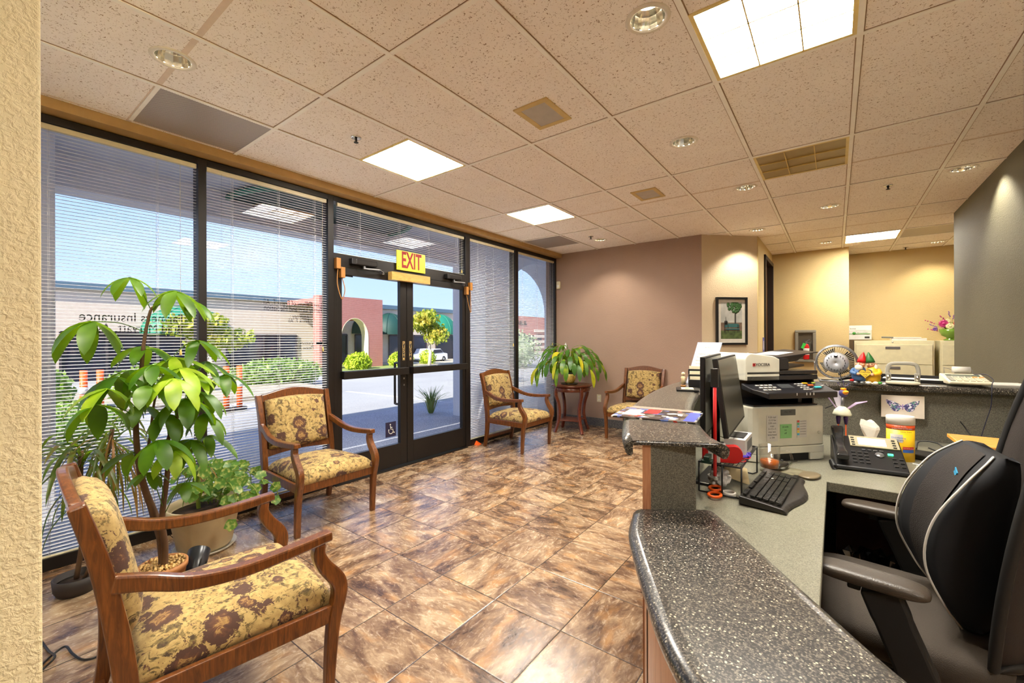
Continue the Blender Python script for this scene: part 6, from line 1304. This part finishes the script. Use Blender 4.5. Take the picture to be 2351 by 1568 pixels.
q = cush(-.2, .86); o('brand_patch', B().prism([(-.012, 0), (.004, .014), (.006, .004), (.016, -.002), (.008, -.012), (-.004, -.008)], 0, .003, Matrix.Translation((q.x-.010, q.y+.0, q.z)) @ Euler((PI/2, 0, PI/2)).to_matrix().to_4x4()), flat('patch_blue', (60, 160, 210), .5), lc)
# ================================================================ plants
def leaflet(b, base, d, L, w, droop=.5, twist=0, fold=.18, n=7):
    """one leaf blade: starts at base, heads along d, bends down by droop"""
    d = Vector(d).normalized(); side = d.cross(Vector((0, 0, 1))); side = side.normalized() if side.length > .05 else Vector((1, 0, 0))
    p = Vector(base); vs = []; st = L/n
    for i in range(n+1):
        t = i/n; ww = w*math.sin(min(1, (t*.93+.05))*PI)**.75*(1 if t < 1 else 0)
        up = side.cross(d).normalized(); s2 = (side*math.cos(twist)+up*math.sin(twist)); f = up*(fold*ww)
        vs += [p-s2*ww+f, p.copy(), p+s2*ww+f]
        d = (d+Vector((0, 0, -1))*droop/n*(1.0+t)).normalized(); p = p+d*st
    fs = [f for i in range(n) for f in ((3*i, 3*i+1, 3*i+4, 3*i+3), (3*i+1, 3*i+2, 3*i+5, 3*i+4))]
    return b.add(vs, fs, True)
# --- money tree
base = Vector((-2.85, .690, 0)); mt = thing('money_tree', 'tall leafy money plant in a small terracotta pot of pebbles', 'plant', base)
tc_ = flat('terracotta', (176, 120, 70), .6); o('pot', B().lathe([(.001, 0), (.085, 0), (.115, .15), (.122, .15), (.122, .175), (.108, .175), (.10, .14), (.001, .14)], seg=32, sx=.95, sy=.88), tc_, mt)
pb = B()
for i in range(260): a = random.uniform(0, 6.28); r = .108*math.sqrt(random.random()); pb.ball((r*.93*math.cos(a), r*.86*math.sin(a), .168+random.uniform(-.006, .012)), (.009, .007, .006), 6, 4)
pbo = o('pebbles', pb, flat('pebble_tan', (196, 160, 100), .6, var=.35), mt); pbo['kind'] = 'stuff'
def L_(px, py, x=-2.72): return at(px, py, X=x)-base
def trunk(pts, r0, r1):
    P = smoothpts(pts, 5); n = len(P); return o('trunk', B().tube(P, [r0+(r1-r0)*i/(n-1) for i in range(n)], 8), M_stem, mt)
trunk([(0, 0, .15), L_(372, 1265, -2.83), L_(362, 1200, -2.80), L_(335, 1130, -2.76), L_(318, 1060, -2.72), L_(312, 960, -2.72), L_(322, 880), L_(330, 790), L_(345, 715), L_(358, 703)], .020, .0045)
trunk([(.015, 0, .15), L_(378, 1250, -2.80), L_(372, 1190, -2.74), L_(385, 1080, -2.66), L_(384, 1020, -2.6), L_(405, 960, -2.58), L_(430, 915, -2.58)], .018, .005)
trunk([(-.01, .01, .15), L_(366, 1240, -2.83), L_(348, 1180, -2.82), L_(330, 1100, -2.78), L_(345, 1000, -2.80), L_(355, 920, -2.80), L_(375, 860, -2.8)], .012, .004)
M_leafs = [M_leaf, leafmat('money_tree_leaf_dark', (48, 82, 20), (74, 112, 26), (100, 140, 36)), leafmat('money_tree_leaf_lime', (120, 156, 24), (152, 186, 36), (184, 208, 70))]
def cluster(px, py, x, frm, n, L, w, heading, droop, mi, spread=2.4):
    L *= 1.15; w *= .92
    c = at(px, py, X=x)-base; f = at(frm[0], frm[1], X=frm[2])-base; b = B(); b.tube(smoothpts([f, f.lerp(c, .5)+Vector((0, 0, .02)), c], 4), .0022, 5)
    for k in range(n):
        a = heading+spread*((k/(n-1))-.5) if n > 1 else heading; rr = 1-.25*abs(k/(n-1)-.5)*2 if n > 1 else 1
        d = Vector((math.cos(a), math.sin(a), -.25+random.uniform(-.2, .15))); leaflet(b, c, d, L*rr*random.uniform(.9, 1.08), w*random.uniform(.88, 1.1), droop*random.uniform(.75, 1.25), random.uniform(-.25, .25))
    return o('leaf', b, M_leafs[mi], mt)
for a_ in [(298, 637, -2.70, (347, 712, -2.72), 6, .17, .028, 2.9, 1.0, 1, 5.2), (400, 668, -2.66, (352, 700, -2.72), 7, .19, .030, .4, 1.1, 1, 5.5), (212, 738, -2.62, (338, 765, -2.72), 6, .21, .038, 3.6, 1.3, 1, 4.6),
           (330, 795, -2.78, (332, 790, -2.72), 6, .20, .030, 1.2, .9, 0, 5.6), (455, 782, -2.72, (342, 770, -2.72), 6, .19, .030, .8, .8, 0, 4.8), (350, 838, -2.55, (325, 860, -2.72), 6, .18, .030, 2.5, .9, 0, 5.5),
           (395, 820, -2.70, (330, 800, -2.72), 6, .20, .030, 1.6, .5, 2, 5.6), (415, 845, -2.60, (430, 915, -2.58), 6, .19, .033, .7, .9, 2, 5.4), (268, 865, -2.62, (320, 900, -2.72), 6, .22, .034, 3.2, 1.3, 0, 4.8),
           (245, 893, -2.50, (316, 940, -2.72), 5, .20, .036, 3.5, 1.2, 2, 3.6), (340, 886, -2.48, (375, 860, -2.8), 5, .17, .032, 1.9, 1.3, 1, 4.8), (472, 830, -2.80, (430, 915, -2.58), 6, .20, .026, .5, .6, 0, 4.5),
           (515, 860, -2.72, (430, 915, -2.58), 5, .19, .030, .6, .9, 0, 3.4), (460, 900, -2.60, (430, 915, -2.58), 6, .19, .032, .9, 1.2, 1, 5.0), (425, 915, -2.50, (430, 915, -2.58), 6, .20, .034, 2.4, 1.3, 0, 5.2),
           (382, 950, -2.60, (386, 1000, -2.6), 6, .18, .032, 1.8, 1.3, 0, 5.4), (435, 1050-40, -2.62, (385, 1060, -2.60), 6, .18, .032, .8, 1.3, 0, 4.8), (360, 1012, -2.48, (376, 1150, -2.70), 6, .20, .038, 2.8, 1.3, 0, 5.4),
           (395, 870, -2.45, (385, 930, -2.6), 6, .19, .034, 1.3, 1.2, 2, 5.0), (478, 1000, -2.66, (385, 1060, -2.60), 5, .17, .026, .8, .7, 1, 4.0), (340, 1085, -2.58, (376, 1170, -2.72), 5, .12, .024, 2.4, .8, 0, 4.5), (425, 1108, -2.52, (378, 1180, -2.73), 5, .13, .024, .9, .9, 0, 4.5),
           (432, 690, -2.78, (358, 703, -2.72), 4, .17, .026, .9, 1.1, 0, 2.2), (300, 850, -2.68, (322, 880, -2.72), 5, .17, .028, 2.2, .8, 1, 4.0), (225, 930, -2.45, (316, 960, -2.72), 5, .19, .032, 3.0, 1.4, 0, 3.4), (320, 930, -2.7, (330, 960, -2.76), 5, .16, .03, 2.0, 1.2, 1, 5.0),
           (450, 860, -2.66, (430, 915, -2.58), 5, .18, .028, 1.2, .7, 2, 4.4), (470, 950, -2.6, (430, 930, -2.58), 5, .18, .03, .4, 1.2, 1, 3.6), (400, 1035, -2.5, (385, 1060, -2.6), 6, .16, .032, 1.4, 1.3, 2, 5.2), (300, 1040, -2.7, (318, 1060, -2.72), 5, .17, .026, 3.1, .9, 1, 3.8)]: cluster(*a_)
# --- dracaena with its brown drooping head
db = Vector((-3.28, .42, 0)); dr = thing('dracaena', 'spiky dragon plant in a dark dish at the far left window', 'plant', db)
o('pot', B().lathe([(.001, 0), (.075, 0), (.09, .03), (.095, .09), (.088, .09), (.08, .03), (.001, .025)], seg=28), flat('dark_basket', (44, 36, 34), .6, var=.3), dr); o('soil', B().lathe([(.001, .055), (.082, .06), (.001, .068)], seg=20), M_soil, dr)
def D_(px, py, x=-3.28): return at(px, py, X=x)-db
c1, c2 = D_(186, 1035), D_(258, 985, -3.22)
o('stem', B().tube(smoothpts([(0, 0, .07), D_(190, 1230), D_(184, 1130), c1], 5), .012, 8), M_stem, dr); o('stem', B().tube(smoothpts([(.02, .03, .07), D_(236, 1230, -3.24), D_(236, 1090, -3.22), D_(250, 1030, -3.22), c2], 5), .010, 8), M_stem, dr)
def spike(c, n, L, m, lo, hi, droop, w=.011, nm='leaf'):
    for i in range(n):
        a = i*2.4+random.uniform(-.3, .3); e = random.uniform(lo, hi); b = B(); leaflet(b, c+Vector((0, 0, random.uniform(-.12, .04))), (math.cos(a), math.sin(a), e), L*random.uniform(.7, 1.15), w, droop*random.uniform(.6, 1.3), 0, .3, 8); o(nm, b, m, dr)
spike(c1, 30, .46, M_drac, -.2, 1.4, 1.6); spike(c2, 16, .40, M_drac, -.1, 1.0, 1.5, .008); spike(c2+Vector((0, 0, -.05)), 40, .46, M_dry, -.6, .4, 3.4, .006, 'dry_leaf'); spike(D_(200, 1120), 12, .34, M_drac, -.3, .7, 2.6, .009)
# --- big cream pot: ivy geranium and small spiky plant
gb = Vector((-3.30, 1.02, 0)); gp = thing('potted_ivy', 'variegated trailing plant in a large cream pot near the window', 'plant', gb); M_cp = flat('cream_pot', (190, 174, 140), .5)
o('saucer', B().lathe([(.001, 0), (.155, 0), (.175, .022), (.17, .022), (.15, .008), (.001, .008)], seg=40), flat('pale_saucer', (196, 190, 176), .3), gp)
o('pot', B().lathe([(.001, .010), (.135, .010), (.15, .03), (.19, .24), (.205, .26), (.215, .265), (.215, .295), (.198, .295), (.19, .26), (.185, .245), (.001, .24)], seg=44), M_cp, gp); o('soil', B().lathe([(.001, .262), (.1, .256), (.186, .248)], seg=24), M_soil, gp)
o('stem', B().tube(smoothpts([(-.02, -.03, .25), (-.02, -.035, .34), (-.03, -.03, .52)], 4), .012, 8), M_gstem, gp)
for i in range(34):
    a = i*2.4; b = B(); leaflet(b, Vector((-.03, -.03, random.uniform(.42, .60))), (math.cos(a), math.sin(a), random.uniform(-.1, .9)), random.uniform(.14, .22), .006, 2.2, 0, .3, 6); o('leaf', b, M_dry if i % 3 == 0 else M_drac, gp)
def roundleaf(c, r, n_, m, par):
    b = B(); k = 12; nrm_ = Vector(n_).normalized(); u = nrm_.orthogonal().normalized(); v = nrm_.cross(u); vs = [Vector(c)+nrm_*(-.15*r)]
    for i in range(k): a = 2*PI*i/k; rr = r*(1+.14*math.cos(a*5)) ; vs.append(Vector(c)+u*(rr*math.cos(a))+v*(rr*math.sin(a)))
    b.add(vs, [(0, i+1, (i+1) % k+1) for i in range(k)], True); return o('leaf', b, m, par)
for s_ in range(9):
    a = .1+s_*.42; rr = .16+.05*(s_ % 3); P = smoothpts([(0.05*math.cos(a), .05+.05*math.sin(a), .26), (.12*math.cos(a), .06+.11*math.sin(a), .42+.03*(s_ % 3)), (rr*1.3*math.cos(a), .06+rr*1.3*math.sin(a), .42-.03*(s_ % 4)), ((rr+.12)*math.cos(a), .06+(rr+.12)*math.sin(a), .30-.04*(s_ % 4))], 5)
    sv = o('stem', B().tube(P, .003, 5), M_gstem, gp)
    for k in range(2, len(P), 2): q = P[k]+Vector((random.uniform(-.03, .03), random.uniform(-.03, .03), random.uniform(-.02, .04))); roundleaf(q, random.uniform(.024, .040), (random.uniform(.1, 1), random.uniform(-.8, .1), random.uniform(.2, 1)), M_varieg, gp)
for (px, py, x) in ((560, 1140, -3.05), (548, 1160, -3.05), (530, 1205, -3.0), (520, 1150, -3.08), (505, 1110, -3.12), (540, 1110, -3.1), (500, 1065, -3.2), (470, 1085, -3.1), (520, 1085, -3.15), (455, 1120, -3.08), (440, 1140, -3.1)):
    roundleaf(at(px, py, X=x)-gb, .036, (.8, -.5, .5), M_varieg, gp)
for k in range(26): a = random.uniform(0, 6.28); r = random.uniform(.03, .15); roundleaf(Vector((.02+r*math.cos(a), .05+r*math.sin(a), random.uniform(.30, .56))), random.uniform(.026, .042), (random.uniform(0, 1), random.uniform(-.8, .3), random.uniform(.3, 1)), M_varieg, gp)
# --- black uplight and cord by the small pot
ul = thing('floor_uplight', 'black tilted floor lamp can beside the small terracotta pot', 'lamp', (-2.875, .845, 0), 2.6)
Mu = Matrix.Translation((0, 0, .105)) @ Euler((0, .95, 0)).to_matrix().to_4x4(); o('lamp_can', B().lathe([(.001, -.07), (.035, -.07), (.05, -.05), (.055, .07), (.048, .07), (.045, .02), (.001, .02)], (0, 0, 0), 28, Mu), flat('lamp_black', (38, 40, 46), .28), ul, .002)
o('base', B().cyl((0, 0, 0), .05, .012), M_black, ul); o('neck', B().cyl((0, 0, .012), .012, .07), M_black, ul); rb_ = B()
for k in range(10): a = 2*PI*k/10; rb_.sweep([Mu @ Vector((.05*math.cos(a), .05*math.sin(a), -.06)), Mu @ Vector((.057*math.cos(a), .057*math.sin(a), -.01))], (0, 0, 1), .004, .006)
o('cooling_rib', rb_, M_black, ul)
# --- peace lily on the round table
lb0 = Vector((TX-.02, TY-.03, .6925)); pl_ = thing('peace_lily', 'big drooping peace lily in a yellow painted pot on the round table', 'plant', lb0)
o('saucer', B().lathe([(.001, 0), (.115, 0), (.125, .012), (.118, .012), (.11, .005), (.001, .005)], seg=32), flat('dark_saucer', (60, 54, 48), .2), pl_)
pm_ = NT('painted_pot'); cc = pm_.co(); v = pm_.n('TexVoronoi', Scale=36); pm_.l(cc, v.inputs['Vector']); pm_.base(pm_.mix(pm_.math('LESS_THAN', v.outputs['Distance'], .22), lin(216, 190, 110), lin(110, 80, 50))); pm_.set(Roughness=.25)
o('pot', B().lathe([(.001, .012), (.055, .012), (.08, .05), (.092, .10), (.086, .15), (.080, .155), (.07, .15), (.001, .14)], seg=32), pm_.m, pl_); o('rim', B().lathe([(.082, .150), (.088, .160), (.088, .172), (.078, .172), (.076, .150)], seg=32), M_ink, pl_)
random.seed(11)
M_lilies = [M_lily, leafmat('peace_lily_leaf_dark', (34, 74, 24), (54, 98, 30), (84, 130, 50)), leafmat('peace_lily_leaf_yellow', (120, 140, 20), (176, 176, 30), (206, 190, 40))]
for i in range(84):
    a = i*2.399; ring_ = i/84; reach = .10+.42*ring_**.75; top = .56-.46*ring_+random.uniform(-.05, .05); c_, s_ = math.cos(a), math.sin(a); tip = Vector((c_*reach, s_*reach, .155+top*.72))
    if tip.x+lb0.x < XF+.09: tip.x = XF+.09-lb0.x
    if tip.y+lb0.y > YE-.12: tip.y = YE-.12-lb0.y
    b = B(); b.tube(smoothpts([(c_*.02, s_*.02, .15), (tip.x*.45, tip.y*.45, .155+top*.62), tip], 3), .0026, 4)
    LL = random.uniform(.19, .29); dd = Vector((c_, s_, .5-1.2*ring_)); dr_ = 1.2+1.6*ring_
    nx = tip+Vector((c_, s_, 0))*LL*.75
    if nx.x+lb0.x < XF+.05 or nx.y+lb0.y > YE-.05: dd = Vector((c_*.15, s_*.15, -.6 if ring_ > .4 else 1)); LL *= .85
    leaflet(b, tip, dd, LL, random.uniform(.026, .040), dr_, random.uniform(-.4, .4), .12, 7); o('leaf', b, M_lilies[[0, 1, 0, 2, 1, 0][i % 6]], pl_)
fl_ = B(); leaflet(fl_, (-.03, -.05, .52), (0, 0, 1), .09, .018, .0, 0, .5); o('white_spathe', fl_, M_paper, pl_)
# writing becomes plain meshes
bpy.context.view_layer.update(); dg_ = bpy.context.evaluated_depsgraph_get()
for t_ in [q for q in bpy.data.objects if q.type == 'FONT']:
    me = bpy.data.meshes.new_from_object(t_.evaluated_get(dg_)); nm = t_.name; t_.name = 'old'
    ob = bpy.data.objects.new(nm, me); COL.objects.link(ob); ob.parent = t_.parent; ob.location = t_.location; ob.rotation_euler = t_.rotation_euler; ob.scale = t_.scale
    if not me.materials: me.materials.append(t_.data.materials[0])
    bpy.data.objects.remove(t_)
for m_ in list(bpy.data.meshes):
    if m_.users == 0: bpy.data.meshes.remove(m_)
